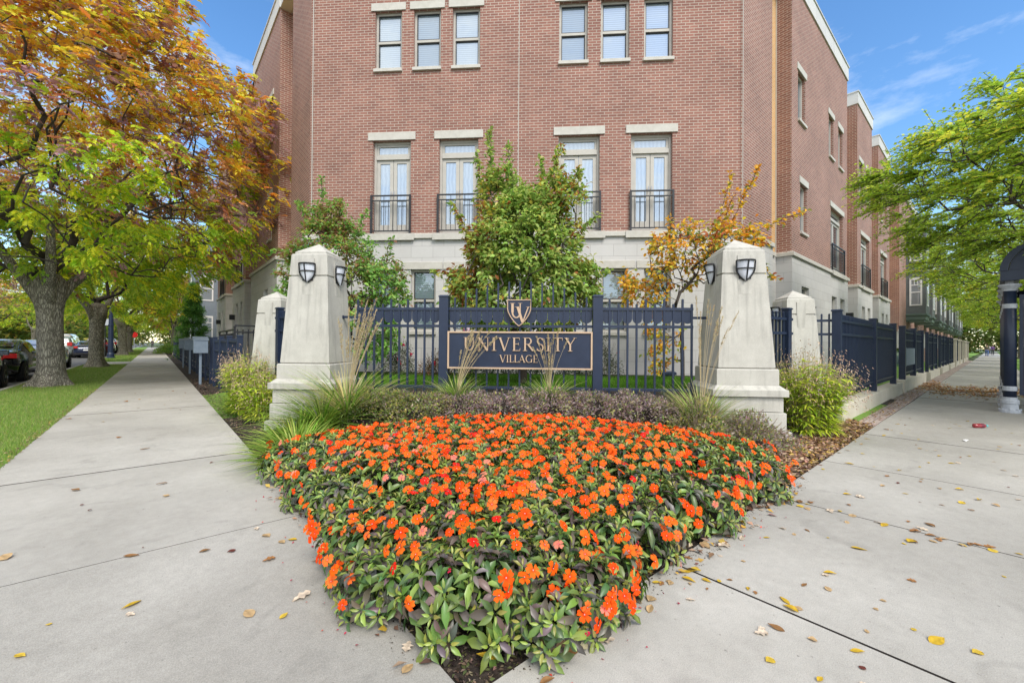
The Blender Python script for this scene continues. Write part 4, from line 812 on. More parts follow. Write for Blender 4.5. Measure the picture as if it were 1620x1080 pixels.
# ================================================================== CARS
def car(u, v, label, paint, L=4.6, Wd=1.82, H=1.45, kind='sedan', ang=math.pi/2, cat='car', group='cars parked along the left kerb', z=-.15):
    """x runs from tail to nose"""
    fr = rotfr(u, v, z, ang); r = root('parked_car', tuple(fr.p(0, 0, 0)), label, cat, group)
    if kind == 'sedan': st = [(-.5, .50, .50, .78, .80), (-.47, .28, .80, .98, 1.0), (-.40, .20, .86, 1.02, 1.04), (-.28, .20, .91, 1.0, 1.16), (-.15, .20, .93, .97, 1.40), (0, .20, .93, .95, H), (.10, .20, .93, .95, H-.02), (.21, .20, .92, .95, 1.22), (.29, .20, .90, .94, .99), (.40, .20, .86, .84, .90), (.47, .25, .78, .66, .74), (.5, .40, .55, .55, .58)]
    elif kind == 'suv': st = [(-.5, .50, .60, .95, 1.0), (-.48, .30, .84, 1.05, 1.15), (-.44, .22, .90, 1.08, H-.08), (-.34, .22, .92, 1.06, H), (-.15, .22, .93, 1.05, H+.02), (.0, .22, .93, 1.05, H), (.10, .22, .93, 1.04, H-.06), (.20, .22, .92, 1.03, 1.30), (.28, .22, .90, 1.0, 1.06), (.40, .22, .87, .92, .98), (.47, .28, .80, .74, .80), (.5, .42, .58, .6, .64)]
    else: st = [(-.5, .50, .80, 1.1, H-.15), (-.48, .32, .90, 1.15, H-.03), (-.40, .25, .93, 1.15, H), (-.2, .25, .94, 1.15, H+.02), (0, .25, .94, 1.15, H+.02), (.15, .25, .94, 1.15, H), (.25, .25, .93, 1.12, H-.12), (.34, .25, .91, 1.08, 1.3), (.40, .25, .90, 1.02, 1.08), (.46, .28, .86, .85, .9), (.49, .32, .75, .7, .74), (.5, .45, .55, .6, .62)]
    hw = Wd/2; S = []
    for (x, zb, wf, zbelt, zt) in st:
        w0 = hw*wf/.93; tw = w0*(.72 if zt-zbelt > .12 else .9)
        row = [(-w0*.86, zb), (-w0*.98, zb+.12), (-w0, (zb+zbelt)/2), (-w0*.96, zbelt), (-tw-.02, zbelt+(zt-zbelt)*.82), (-tw*.85, zt-.01), (0, zt+.015)]
        row = row+[(-a, b) for a, b in row[-2::-1]]; S.append([(x*L, a, b) for a, b in row])
    body = MB(); n = len(S); m = len(S[0]); glass = {'side': [], 'front': [], 'rear': []}
    for i in range(n-1):
        for j in range(m-1): body.poly(fr, [S[i][j], S[i+1][j], S[i+1][j+1], S[i][j+1]])
        body.poly(fr, [S[i][0], S[i][-1], S[i+1][-1], S[i+1][0]])
    body.poly(fr, S[0][::-1]); body.poly(fr, S[-1])
    bo = build(body, 'body', paint, r, smooth=True)
    # glazing: patches just proud of the body
    def patch(name, P, off):
        a = Vector(P[1])-Vector(P[0]); b = Vector(P[3])-Vector(P[0]); nn = a.cross(b).normalized()*off; mb = MB(); mb.poly(fr, [tuple(Vector(q)+nn) for q in P]); return mb
    cab = [i for i in range(n-1) if min(st[i][4]-st[i][3], st[i+1][4]-st[i+1][3]) > .30]
    for sgn, j in ((-1, 3), (1, m-5)):
        for i in cab:
            A, B_, C_, D = Vector(S[i][j]), Vector(S[i+1][j]), Vector(S[i+1][j+1]), Vector(S[i][j+1])
            f = lambda a, b: (A*(1-a)*(1-b)+B_*a*(1-b)+C_*a*b+D*(1-a)*b); lo, hi = (.06, .94) if j == 3 else (.06, .94)
            P = [f(.03, lo), f(.97, lo), f(.97, hi), f(.03, hi)]; mb = MB(); mb.poly(fr, [tuple(p_+Vector((0, sgn*.012, .004))) for p_ in P]); build(mb, 'side_window', CARGL, r)
    def slope(i, name):
        for j0, j1 in ((4, 8),):
            A, B_, C_, D = Vector(S[i][j0]), Vector(S[i+1][j0]), Vector(S[i+1][j1]), Vector(S[i][j1]); g = lambda a, b: (A*(1-a)*(1-b)+B_*a*(1-b)+C_*a*b+D*(1-a)*b)
            mb = MB(); sx = -.02 if name == 'rear_window' else .02
            mb.poly(fr, [tuple(g(a, b)+Vector((sx, 0, .05))) for a, b in ((.06, .06), (.94, .06), (.94, .94), (.06, .94))]); build(mb, name, CARGL, r)
    iw = {'sedan': (7, 3), 'suv': (7, 1), 'van': (6, 0)}[kind]; slope(iw[0]-1, 'windscreen'); slope(iw[0], 'windscreen') ; slope(iw[1], 'rear_window')
    wr = .33 if kind == 'sedan' else .37
    for wx in (-.31*L, .31*L):
        for sgn in (-1, 1):
            wf_ = Fr(fr.p(wx, sgn*(hw-.10), wr), fr.x, Vector((0, 0, 1)), fr.y*sgn)
            mb = MB(); mb.ring(wf_, 0, 0, [(wr*.55, -.1), (wr*.97, -.1), (wr, -.06), (wr, .08), (wr*.95, .11), (wr*.68, .115)], 22); wo = build(mb, 'wheel', TYRE, r)
            mb = MB(); mb.ring(wf_, 0, 0, [(wr*.68, .10), (wr*.62, .118), (wr*.60, .09)], 22, cap=False); mb.ring(wf_, 0, 0, [(.05, .09), (.05, .118), (.03, .12)], 10)
            for k in range(7):
                a = 2*math.pi*k/7; c, s_ = math.cos(a), math.sin(a); ff_ = Fr(wf_.p(0, 0, 0), wf_.x*c+wf_.y*s_, wf_.x*-s_+wf_.y*c, wf_.z); mb.box(ff_, .04, wr*.62, -.022, .022, .095, .11)
            build(mb, 'rim', CHROME, wo)
            mb = MB(); mb.ring(wf_, 0, 0, [(wr+.045, .1), (wr+.045, .104)], 22); build(mb, 'wheel_arch', TYRE, r)
    zl = .82 if kind == 'sedan' else 1.0
    for sgn in (-1, 1):
        mb = MB(); mb.bbox(fr, -.502*L, -.44*L, min(sgn*hw*.60, sgn*hw*.93), max(sgn*hw*.60, sgn*hw*.93), zl, zl+.15 if kind == 'sedan' else zl+.3, .02); build(mb, 'tail_light', REDL, r)
        mb = MB(); mb.bbox(fr, .43*L, .49*L, min(sgn*hw*.55, sgn*hw*.85), max(sgn*hw*.55, sgn*hw*.85), .58, .72, .02); build(mb, 'headlight', OPAL, r)
        mb = MB(); mb.bbox(fr, .17*L, .21*L, min(sgn*(hw+.0), sgn*(hw+.16)), max(sgn*(hw+.0), sgn*(hw+.16)), .98, 1.12, .02); build(mb, 'mirror', paint, r)
    mb = MB(); mb.bbox(fr, -.505*L, -.46*L, -hw*.8, hw*.8, .30, .42, .02); mb.bbox(fr, .44*L, .50*L, -hw*.7, hw*.7, .25, .36, .02); build(mb, 'bumper', TYRE, r)
    mb = MB(); mb.box(fr, -.508*L, -.503*L, -.22, .22, .62 if kind == 'sedan' else .72, .73 if kind == 'sedan' else .83); build(mb, 'number_plate', WHITEF, r)
    return r
BLK = carpaint('black_paint', (.006, .006, .008), .12); DGR = carpaint('dark_grey_paint', (.05, .055, .06), .15); SIL = carpaint('silver_paint', (.45, .46, .48), .2); WHT = carpaint('white_paint', (.75, .75, .74), .2); BLU = carpaint('dark_blue_paint', (.02, .03, .07), .18); RDP = carpaint('maroon_paint', (.12, .015, .02), .2)
car(-5.15, 16.6, 'glossy black car at the left edge, nearest of the parked cars', BLK, ang=math.pi/2, L=4.7)
car(-5.15, 22.2, 'black saloon with red tail lamp parked just left of the thick trunk', BLK, L=4.7)
car(-5.15, 29.3, 'silver grey saloon parked just right of the thick ash trunk', SIL, L=4.6)
GC = 'distant cars parked on the left street'
for k, (uu, vv, pt, kd, lb) in enumerate(((-5.1, 50, BLU, 'sedan', 'dark blue car parked far off just before the third trunk'), (-5.1, 57, RDP, 'suv', 'maroon car parked far down the left kerb'), (-5.1, 63, SIL, 'sedan', 'silver car parked far down the left kerb, between maroon and black'), (-5.1, 69, BLK, 'suv', 'black sport utility car far down the left kerb'), (-5.1, 75, WHT, 'sedan', 'white car far down the left kerb'), (-5.1, 82, DGR, 'sedan', 'dark grey car, farthest in the left kerb row'))):
    car(uu, vv, lb, pt, kind=kd, group=GC, H=1.45 if kd == 'sedan' else 1.7)
car(-7.9, 62, 'white van stopped on the left road, between the two near trunks', WHT, kind='van', H=2.1, L=5.3, Wd=2, ang=R(88), group=GC, cat='van')
car(-7.0, 52, 'pale green sport utility car with a dark rear window, seen between the two near trunks', noisy('pale_green_paint', (.30, .36, .33), (.34, .40, .37), 3, .3, 0, coat=.8), kind='suv', H=1.75, L=4.8, ang=R(90), group=GC)
car(-17.5, 66, 'silver saloon across the left street, left of the white van', SIL, ang=R(60), group=GC)
car(-20, 60, 'dark blue saloon across the left street, behind the first trunk', BLU, ang=R(40), group=GC)

# ================================================================== LAMP POSTS, SIGNS, HYDRANT
def lamppost(u, v, label, h=4.3):
    r = root('street_lamp', (u, v, 0), label, 'street lamp', 'navy street lamps on the left'); fr = Fr((u, v, 0), (1, 0, 0), (0, 1, 0))
    mb = MB(); mb.ring(fr, 0, 0, [(.28, -.05), (.28, .06), (.22, .1), (.20, .32), (.16, .40)], 16); build(mb, 'base', NAVY, r)
    mb = MB(); mb.ring(fr, 0, 0, [(.16, .40), (.145, 2.4), (.17, 2.42), (.17, 2.5), (.14, 2.52), (.10, h)], 16); build(mb, 'pole', NAVY, r)
    mb = MB(); mb.ring(fr, 0, 0, [(.1, h), (.18, h+.08), (.21, h+.3), (.15, h+.5), (.03, h+.58)], 16); build(mb, 'lamp_globe', OPAL, r, smooth=True)
lamppost(-3.35, 41.8, 'thick navy lamp post on the left parkway right of the second trunk'); lamppost(-3.35, 74, 'distant navy lamp post farther down the left pavement'); lamppost(-14.2, 24.5, 'navy lamp post across the left road beyond the parked cars', 5.5)
r = root('street_sign', (-5.6+1.8, 44, 0), 'thin pole with a small plate between the second and first trunks', 'street sign'); mb = MB(); mb.ring(W0, -3.8, 44, [(.035, -.1), (.035, 3.0)], 8); build(mb, 'pole', BLACKM, r); mb = MB(); mb.box(W0, -4.0, -3.6, 43.95, 43.96, 2.5, 3.0); build(mb, 'plate', GREYM, r)
r = root('stop_sign', (-3.3, 86, 0), 'small red octagonal sign far down the left pavement', 'road sign'); mb = MB(); mb.ring(W0, -3.3, 86, [(.035, 0), (.035, 1.9)], 8); build(mb, 'pole', GREYM, r)
mb = MB(); mb.prism(Fr((-3.3, 85.9, 2.3), (1, 0, 0), (0, 1, 0)), [(.45*math.cos(R(22.5+45*k)), .45*math.sin(R(22.5+45*k))) for k in range(8)], 0, .02); o = build(mb, 'plate', REDL, r)

# ================================================================== PEOPLE
def person(u, v, label, top, legs, face, skin=(.45, .28, .2), hair=(.03, .02, .015), h=1.72, stride=.28, bag=None, z=0, group='people walking in the distance'):
    """walking figure; body, jacket, trousers and hair grown with skin modifiers"""
    r = root('person', (u, v, z), label, 'person', group); fr = rotfr(u, v, z, face); k = h/1.72
    def skinobj(name, nodes, edges, mat, par, rootn=0):
        me = bpy.data.meshes.new(name); me.from_pydata([tuple(Vector(fr.p(*[c*k for c in p]))-Vector((u, v, z))) for p, _ in nodes], edges, []); me.materials.append(mat)
        o = bpy.data.objects.new(name, me); COL.objects.link(o); WO[o.name] = Vector((u, v, z)); o.parent = par
        mo = o.modifiers.new('Skin', 'SKIN'); mo.use_smooth_shade = True; ms = o.modifiers.new('Sub', 'SUBSURF'); ms.levels = 1; ms.render_levels = 1
        for i, (_, rad) in enumerate(nodes):
            sv = me.skin_vertices[0].data[i]; sv.radius = (rad[0]*k, rad[1]*k) if isinstance(rad, tuple) else (rad*k, rad*k); sv.use_root = (i == rootn)
        return o
    s = stride
    P = {'pel': ((0, 0, .95), (.13, .10)), 'che': ((.01, 0, 1.28), (.16, .11)), 'nek': ((.02, 0, 1.48), .055), 'hd1': ((.03, 0, 1.56), .075), 'hd2': ((.03, 0, 1.66), .085),
         'sl': ((.0, .17, 1.42), .055), 'el': ((-.06-s*.3, .22, 1.15), .042), 'wl': ((.04-s*.3, .22, .92), .032), 'fl': ((.07-s*.3, .21, .82), .025),
         'sr': ((.0, -.17, 1.42), .055), 'er': ((-.04+s*.4, -.22, 1.15), .042), 'wr': ((.1+s*.5, -.2, .95), .032), 'fr': ((.14+s*.5, -.19, .86), .025),
         'hl': ((0, .09, .90), .085), 'kl': ((s*.6, .09, .50), .058), 'al': ((s*.75, .09, .09), .042), 'tl': ((s*.75+.16, .10, .04), .035),
         'hr': ((0, -.09, .90), .085), 'kr': ((-s*.1, -.09, .48), .058), 'ar': ((-s*.9, -.09, .12), .042), 'tr': ((-s*.9+.14, -.10, .04), .035)}
    names = list(P); E = [('pel', 'che'), ('che', 'nek'), ('nek', 'hd1'), ('hd1', 'hd2'), ('che', 'sl'), ('sl', 'el'), ('el', 'wl'), ('wl', 'fl'), ('che', 'sr'), ('sr', 'er'), ('er', 'wr'), ('wr', 'fr'), ('pel', 'hl'), ('hl', 'kl'), ('kl', 'al'), ('al', 'tl'), ('pel', 'hr'), ('hr', 'kr'), ('kr', 'ar'), ('ar', 'tr')]
    def mk(nm, sel, grow, mat):
        nn = [q for q in names if q in sel]; ix = {q: i for i, q in enumerate(nn)}
        nodes = [(P[q][0], tuple(c+grow for c in P[q][1]) if isinstance(P[q][1], tuple) else P[q][1]+grow) for q in nn]
        skinobj(nm, nodes, [(ix[a], ix[b]) for a, b in E if a in ix and b in ix], mat, r)
    def flat(nm, c): 
        key = nm+str(c)
        return MATS.get(key) or noisy(key, tuple(x*.85 for x in c), c, 20, .8, .2, 60)
    mk('body', names, 0, flat('skin', skin)); mk('jacket', ['pel', 'che', 'sl', 'el', 'wl', 'sr', 'er', 'wr'], .014, flat('cloth', top)); mk('trousers', ['pel', 'hl', 'kl', 'al', 'hr', 'kr', 'ar'], .013, flat('cloth', legs))
    skinobj('hair', [((.0, 0, 1.60), .075), ((.01, 0, 1.69), .088), ((.04, 0, 1.735), .06)], [(0, 1), (1, 2)], flat('hair', hair), r, 1)
    if bag:
        mb = MB(); mb.bbox(fr, -.30, -.12, -.14, .14, 1.05, 1.42, .04); o = build(mb, 'backpack', flat('cloth', bag)); tag(o, 'backpack worn by ' + label, 'backpack')
person(-1.2, 103, 'person in dark clothes walking away on the left pavement', (.03, .035, .05), (.03, .03, .04), R(90))
person(-4.62, 60.5, 'person in a blue top standing left of the navy lamp post', (.03, .10, .35), (.02, .03, .08), R(160), h=1.75, z=-.15)
person(-5.0, 61.5, 'person in a pale blue top standing beside the one in blue', (.15, .25, .5), (.5, .5, .5), R(10), z=-.15)
person(88, -.75, 'person in jeans and olive jacket walking down the right pavement', (.10, .10, .07), (.06, .12, .3), R(180))
person(104, -1.3, 'person in a purple top far down the right pavement', (.12, .05, .22), (.03, .03, .05), R(0))
person(112, -.9, 'person in a white shirt farthest down the right pavement', (.6, .6, .62), (.05, .06, .1), R(0))

# ================================================================== TREES
def skeleton(trunk, att, step=.35, jit=.06, r_tip=.006, power=2.3, rbase=None, sag=0.0):
    """trunk: list of points; att: points the branches reach for. returns nodes, parents, radii, and node index of each attractor"""
    Np = [np.array(p, float) for p in trunk]; par = [-1]+list(range(len(trunk)-1)); nb = len(trunk)
    order = np.argsort(np.linalg.norm(att-Np[-1], axis=1)); ends = np.zeros(len(att), int); first = max(0, nb-3)
    arr = np.zeros((40000, 3)); arr[:nb] = Np; dep = np.zeros(40000); dep[:nb] = 0; cnt = nb; parent = np.full(40000, -1); parent[:nb] = par
    for i in order:
        p = att[i]; d = np.linalg.norm(arr[first:cnt]-p, axis=1)+.22*dep[first:cnt]; j = first+int(np.argmin(d)); cur = arr[j].copy(); L = np.linalg.norm(p-cur); n = max(1, int(L/step)); a0 = cur.copy()
        for k in range(1, n+1):
            t = k/n; q = a0+(p-a0)*t+rng.normal(0, jit, 3)*(t < 1); q[2] -= sag*L*4*t*(1-t)*-.5
            arr[cnt] = q; parent[cnt] = j; dep[cnt] = dep[j]+L/n; j = cnt; cnt += 1
            if cnt > 39000: break
        ends[i] = j
    w_ = np.zeros(cnt); w_[ends] += 1
    for k in range(cnt-1, 0, -1):
        if w_[k] == 0: w_[k] = 1
        w_[parent[k]] += w_[k]
    rad = r_tip*np.maximum(w_, 1)**(1/power)
    if rbase:
        for k in range(nb): rad[k] = max(rad[k], rbase[k]) if rbase[k] else rad[k]
    return arr[:cnt], parent[:cnt], rad, ends, w_
def branches(name, P, par, rad, mat, parent, skip=0, minr=0, sides=5):
    ks = [k for k in range(1, len(P)) if par[k] >= skip and rad[k] >= minr]; mb = MB()
    a = P[par[ks]]; b = P[ks]; ra = np.minimum(rad[par[ks]], rad[ks]*1.6); rb = rad[ks]; d = b-a; d /= np.maximum(np.linalg.norm(d, axis=1, keepdims=True), 1e-6)
    ref = np.where(np.abs(d[:, 2:3]) < .9, np.array([[0, 0, 1.]]), np.array([[1., 0, 0]])); x = np.cross(d, ref); x /= np.linalg.norm(x, axis=1, keepdims=True); y = np.cross(d, x)
    an = 2*np.pi*np.arange(sides)/sides; c, s = np.cos(an), np.sin(an)
    r0 = a[:, None]+x[:, None]*(ra[:, None]*c)[..., None]+y[:, None]*(ra[:, None]*s)[..., None]; e = b+d*rb[:, None]*.4
    r1 = e[:, None]+x[:, None]*(rb[:, None]*c)[..., None]+y[:, None]*(rb[:, None]*s)[..., None]
    V = np.concatenate([r0, r1], 1).reshape(-1, 3); n = len(ks); F = []
    base = (np.arange(n)*2*sides)[:, None]; k = np.arange(sides); k2 = (k+1) % sides
    quads = np.stack([base+k, base+k2, base+sides+k2, base+sides+k], -1).reshape(-1, 4)
    me = bpy.data.meshes.new(name); me.from_pydata(V.tolist(), [], quads.tolist()); me.materials.append(mat); me.polygons.foreach_set('use_smooth', [True]*len(me.polygons))
    o = bpy.data.objects.new(name, me); COL.objects.link(o); WO[o.name] = Vector((0, 0, 0)); o.parent = parent; return o
def trunk_mesh(pts, rads, par, mat=None, flare=True, name='trunk', sides=22, seed=0):
    """thick trunk with root flare and uneven outline"""
    rr = np.random.default_rng(seed); mb = MB(); ph = rr.uniform(0, 6.28, 6); rings = []
    pts = [np.array(p, float) for p in pts]; fine = []; fr_ = []
    for i in range(len(pts)-1):
        for k in range(5): t = k/5; fine.append(pts[i]*(1-t)+pts[i+1]*t); fr_.append(rads[i]*(1-t)+rads[i+1]*t)
    fine.append(pts[-1]); fr_.append(rads[-1])
    for p, r in zip(fine, fr_):
        h = p[2]; row = []
        for k in range(sides):
            a = 2*math.pi*k/sides; f = 1+.05*math.sin(3*a+ph[0]+h*.7)+.035*math.sin(5*a+ph[1]-h)+.02*math.sin(9*a+ph[2])
            if flare: f += max(0, (.5-h)/.5)**2*(.45+.28*math.sin(4*a+ph[3])+.15*math.sin(7*a+ph[4]))
            row.append((p[0]+r*f*math.cos(a), p[1]+r*f*math.sin(a), h))
        rings.append(row)
    L = 0
    for i in range(len(rings)-1):
        for k in range(sides): k2 = (k+1) % sides; mb.poly(W0, [rings[i][k], rings[i][k2], rings[i+1][k2], rings[i+1][k]], uv=[(k/sides, fine[i][2]), ((k+1)/sides, fine[i][2]), ((k+1)/sides, fine[i+1][2]), (k/sides, fine[i+1][2])])
    mb.poly(W0, rings[-1]); return build(mb, name, mat or BARK, par, smooth=True, origin=(0, 0, 0))
# bark with vertical ridges
m, t, p, o = newmat('ridged_bark'); n = t.nodes.new; l = t.links.new; tc = n('ShaderNodeTexCoord'); mp = n('ShaderNodeMapping'); mp.inputs['Scale'].default_value = (30, 30, 5.0)
v1 = n('ShaderNodeTexVoronoi'); v1.feature = 'DISTANCE_TO_EDGE'; v1.inputs['Scale'].default_value = 1; n1 = n('ShaderNodeTexNoise'); n1.inputs['Scale'].default_value = 3; n1.inputs['Detail'].default_value = 6; nd = n('ShaderNodeTexNoise'); nd.inputs['Scale'].default_value = 9; nd.inputs['Detail'].default_value = 3
mxv = n('ShaderNodeMixRGB'); mxv.inputs[0].default_value = .06; l(tc.outputs['Object'], nd.inputs[0]); l(tc.outputs['Object'], mxv.inputs[1]); l(nd.outputs['Color'], mxv.inputs[2]); l(mxv.outputs[0], mp.inputs[0]); l(mp.outputs[0], v1.inputs['Vector']); l(tc.outputs['Object'], n1.inputs[0])
cr = n('ShaderNodeValToRGB'); cr.color_ramp.elements[0].color = (.09, .078, .06, 1); cr.color_ramp.elements[1].color = (.42, .385, .31, 1); cr.color_ramp.elements[1].position = .3
ml = n('ShaderNodeMixRGB'); ml.blend_type = 'MULTIPLY'; ml.inputs[0].default_value = .8; mr = n('ShaderNodeMapRange'); mr.inputs[3].default_value = .5; mr.inputs[4].default_value = 1.4; l(n1.outputs[0], mr.inputs[0])
l(v1.outputs['Distance'], cr.inputs[0]); l(cr.outputs[0], ml.inputs[1]); l(mr.outputs[0], ml.inputs[2]); l(ml.outputs[0], p.inputs['Base Color']); p.inputs['Roughness'].default_value = .95
b = n('ShaderNodeBump'); b.inputs['Strength'].default_value = 1; b.inputs['Distance'].default_value = .03; l(v1.outputs['Distance'], b.inputs['Height']); l(b.outputs[0], p.inputs['Normal']); RBARK = m
def ellip(n, c, r, shell=.35, zmin=None):
    out = []
    while len(out) < n:
        v = rng.normal(size=3); v /= np.linalg.norm(v); q = rng.uniform(shell**3, 1)**(1/3); p = np.array(c)+v*q*np.array(r)
        if zmin is None or p[2] > zmin+rng.uniform(0, .5): out.append(p)
    return np.array(out)
def vnoise(P, sc, seed=0):
    """cheap smooth noise for colour clumps on crowns"""
    r = np.random.default_rng(seed); out = np.zeros(len(P))
    for k in range(5):
        d = r.normal(size=3)*sc; out += np.sin(P@d+r.uniform(0, 6.28))
    return out/2.5
def compound(P, D, n_pairs, Lr, ll, lw, droop=.4):
    """pinnate leaves: rachis start P, direction D; returns leaflet pos, X, Z, length"""
    n = len(P); D = D/np.linalg.norm(D, axis=1, keepdims=True); Z = np.tile([0, 0, 1.], (n, 1))+rng.normal(0, .35, (n, 3)); Y = np.cross(Z, D); Y /= np.linalg.norm(Y, axis=1, keepdims=True); Z = np.cross(D, Y)
    pos, X, ZZ, own = [], [], [], []
    for k in range(n_pairs):
        t = .3+.6*k/n_pairs; q = P+D*(Lr*t)-np.array([0, 0, 1.])*(Lr*droop*t*t)
        for sg in (-1, 1): pos.append(q); X.append(Y*sg*.8+D*.6-np.array([0, 0, .35])); ZZ.append(Z+Y*sg*.3); own.append(np.arange(n))
    pos.append(P+D*Lr-np.array([0, 0, 1.])*(Lr*droop)); X.append(D-np.array([0, 0, .5])); ZZ.append(Z); own.append(np.arange(n))
    return np.concatenate(pos), np.concatenate(X), np.concatenate(ZZ), np.concatenate(own)
def ash_tree(label, seed, n_att=560, per=15, H=11.0, rad=5.8, pairs=3, warm=0., group='autumn ash trees along the left parkway', name='ash_tree', tr=.275):
    global rng
    rng = np.random.default_rng(seed); r = root(name, (0, 0, 0), label, 'tree', group)
    tp = [(0, 0, -.05), (.02, 0, .5), (0, .03, 1.2), (-.03, .02, 2.0), (-.06, 0, 2.55), (-.05, 0, 2.9), (-.04, 0, 3.1)]; tr_ = [tr*1.12, tr*1.02, tr*.95, tr*.95, tr*1.22, tr*1.25, tr*.7]
    tk = trunk_mesh(tp, tr_, r, RBARK, seed=seed)
    for k in range(4):     # thick limbs leaving the fork, and one sawn stub
        a = k*1.57+rng.uniform(-.3, .3)+seed; d = np.array([math.cos(a), math.sin(a), 0]); mb = MB(); st = (k == 3)
        P_ = [np.array([-.05, 0, 2.25])+d*tr*.35, np.array([-.05, 0, 2.6])+d*tr*1.0, np.array([-.05, 0, 2.85])+d*tr*1.55]+([] if st else [np.array([0, 0, 3.25])+d*tr*2.6, np.array([0, 0, 3.8])+d*tr*3.6, np.array([0, 0, 4.5])+d*tr*4.3])
        mb.tube(P_, [tr*.62, tr*.55, tr*.46]+([] if st else [tr*.40, tr*.33, tr*.22]), 12); o = build(mb, 'limb', RBARK, r, smooth=True, origin=(0, 0, 0))
    zc = (H+2.6)/2+.2; A = ellip(n_att, (0, 0, zc), (rad, rad, (H-2.6)/2+.6), .42, 2.75)
    P, par, rd, ends, w_ = skeleton([(0, 0, 2.5), (0, 0, 2.9), (0, 0, 3.25)], A, .42, .07, .0065, 2.05)
    rd = np.minimum(rd, .17); branches('branches', P, par, rd*.85, TWIG, r, minr=.006)
    tips = np.where(w_ <= 3)[0]; pts = P[rng.choice(tips, n_att*per)]; n = len(pts)
    out = pts-np.array([0, 0, zc-1.5]); out /= np.linalg.norm(out, axis=1, keepdims=True)
    S = pts+rng.normal(0, .17, (n, 3)); D = out*.7+rng.normal(0, .6, (n, 3)); D[:, 2] = D[:, 2]*.5-.1
    pos, X, Z, own = compound(S, D, pairs, .24, .1, .04); m_ = len(pos)
    hgt = (S[:, 2]-2.6)/(H-2.6)+.20*vnoise(S, .9, seed)+rng.normal(0, .07, n)+warm; c = np.zeros((n, 3)); ch = rng.random(n); cl = vnoise(S, 1.6, seed+9)
    low = pick([(.17, .25, .018), (.26, .32, .022), (.11, .19, .02), (.36, .36, .02), (.20, .27, .02)], n, .15); mid = pick([(.45, .33, .02), (.55, .24, .02), (.24, .24, .03), (.17, .10, .11), (.21, .12, .13)], n, .15); pur = pick([(.17, .10, .115), (.22, .13, .15), (.14, .07, .07), (.30, .12, .06)], n, .15)
    top = pick([(.54, .27, .03), (.42, .16, .035), (.52, .38, .03), (.30, .14, .06), (.34, .34, .04), (.52, .30, .03), (.24, .14, .10), (.44, .40, .04)], n, .18)
    c = np.where((hgt < .38)[:, None], low, np.where((hgt < .56)[:, None], mid, top)); pm = (np.abs(hgt-.43+.1*cl) < .10) & (ch < .7); c[pm] = pur[pm]
    cols = c[own]*(1+rng.normal(0, .1, (m_, 1)))
    scatter('crown', LEAF4, pos, X, Z, rng.uniform(.10, .155, m_), rng.uniform(.048, .07, m_), np.clip(cols*np.where(hgt[own] < .45, 2.7, 1.95)[:, None], .003, .95), ASHL, r)
    return r
def put(r, u, v, a=0, s=1, z=0): r.location = (u, v, z); r.rotation_euler = (0, 0, a); r.scale = (s, s, s)
t1 = ash_tree('big autumn ash with the thickest trunk, orange crown over the left pavement', 3, 1100, 20); put(t1, -3.05, 15.9, .4, 1.0)
t2 = ash_tree('second autumn ash on the left parkway, greener and just beyond the thickest trunk', 5, 700, 22, warm=-.18); put(t2, -3.0, 27.3, 2.1, 1.0)
for k, (vv, a, s, lb) in enumerate(((51, 1.0, 1.1, 'third ash on the left parkway, dark trunk beyond the navy lamp post'), (64, 3.2, .95, 'fourth ash on the left parkway, farther down'), (78, 4.4, 1.0, 'farthest ash, right of the left pavement by the green hedges'))):
    c = copy_tree(t2); c['label'] = lb; put(c, -3.1 if vv < 70 else 1.2, vv, a, s)
t3 = ash_tree('yellow green tree across the left road, behind the parked cars', 8, 260, 14, H=9, rad=4.6, warm=-.1, group='trees across the left road', name='street_tree', tr=.22); put(t3, -14.5, 30, 0)
for k, (uu, vv, a, s, lb) in enumerate(((-15, 43, 1, 1.05, 'second tree across the left road, counted from the left edge'), (-14.5, 56, 2, 1.0, 'third tree across the left road, behind the white van'), (-16, 75, 3, 1.1, 'fourth tree across the left road'), (-15, 95, 4, 1.1, 'fifth tree across the left road'), (-25, 52, 5, 1.2, 'set back tree by the car park across the left road'), (-24, 110, .5, 1.3, 'far tree at the end of the left road'), (-7, 150, 2.5, 1.5, 'distant tree closing the view down the left road'), (4, 140, 1.5, 1.4, 'distant tree beyond the far left houses'), (-20, 22, 1.5, 1.1, 'tree across the left road at the left edge of the view'))):
    c = copy_tree(t3); c['label'] = lb; put(c, uu, vv, a, s)
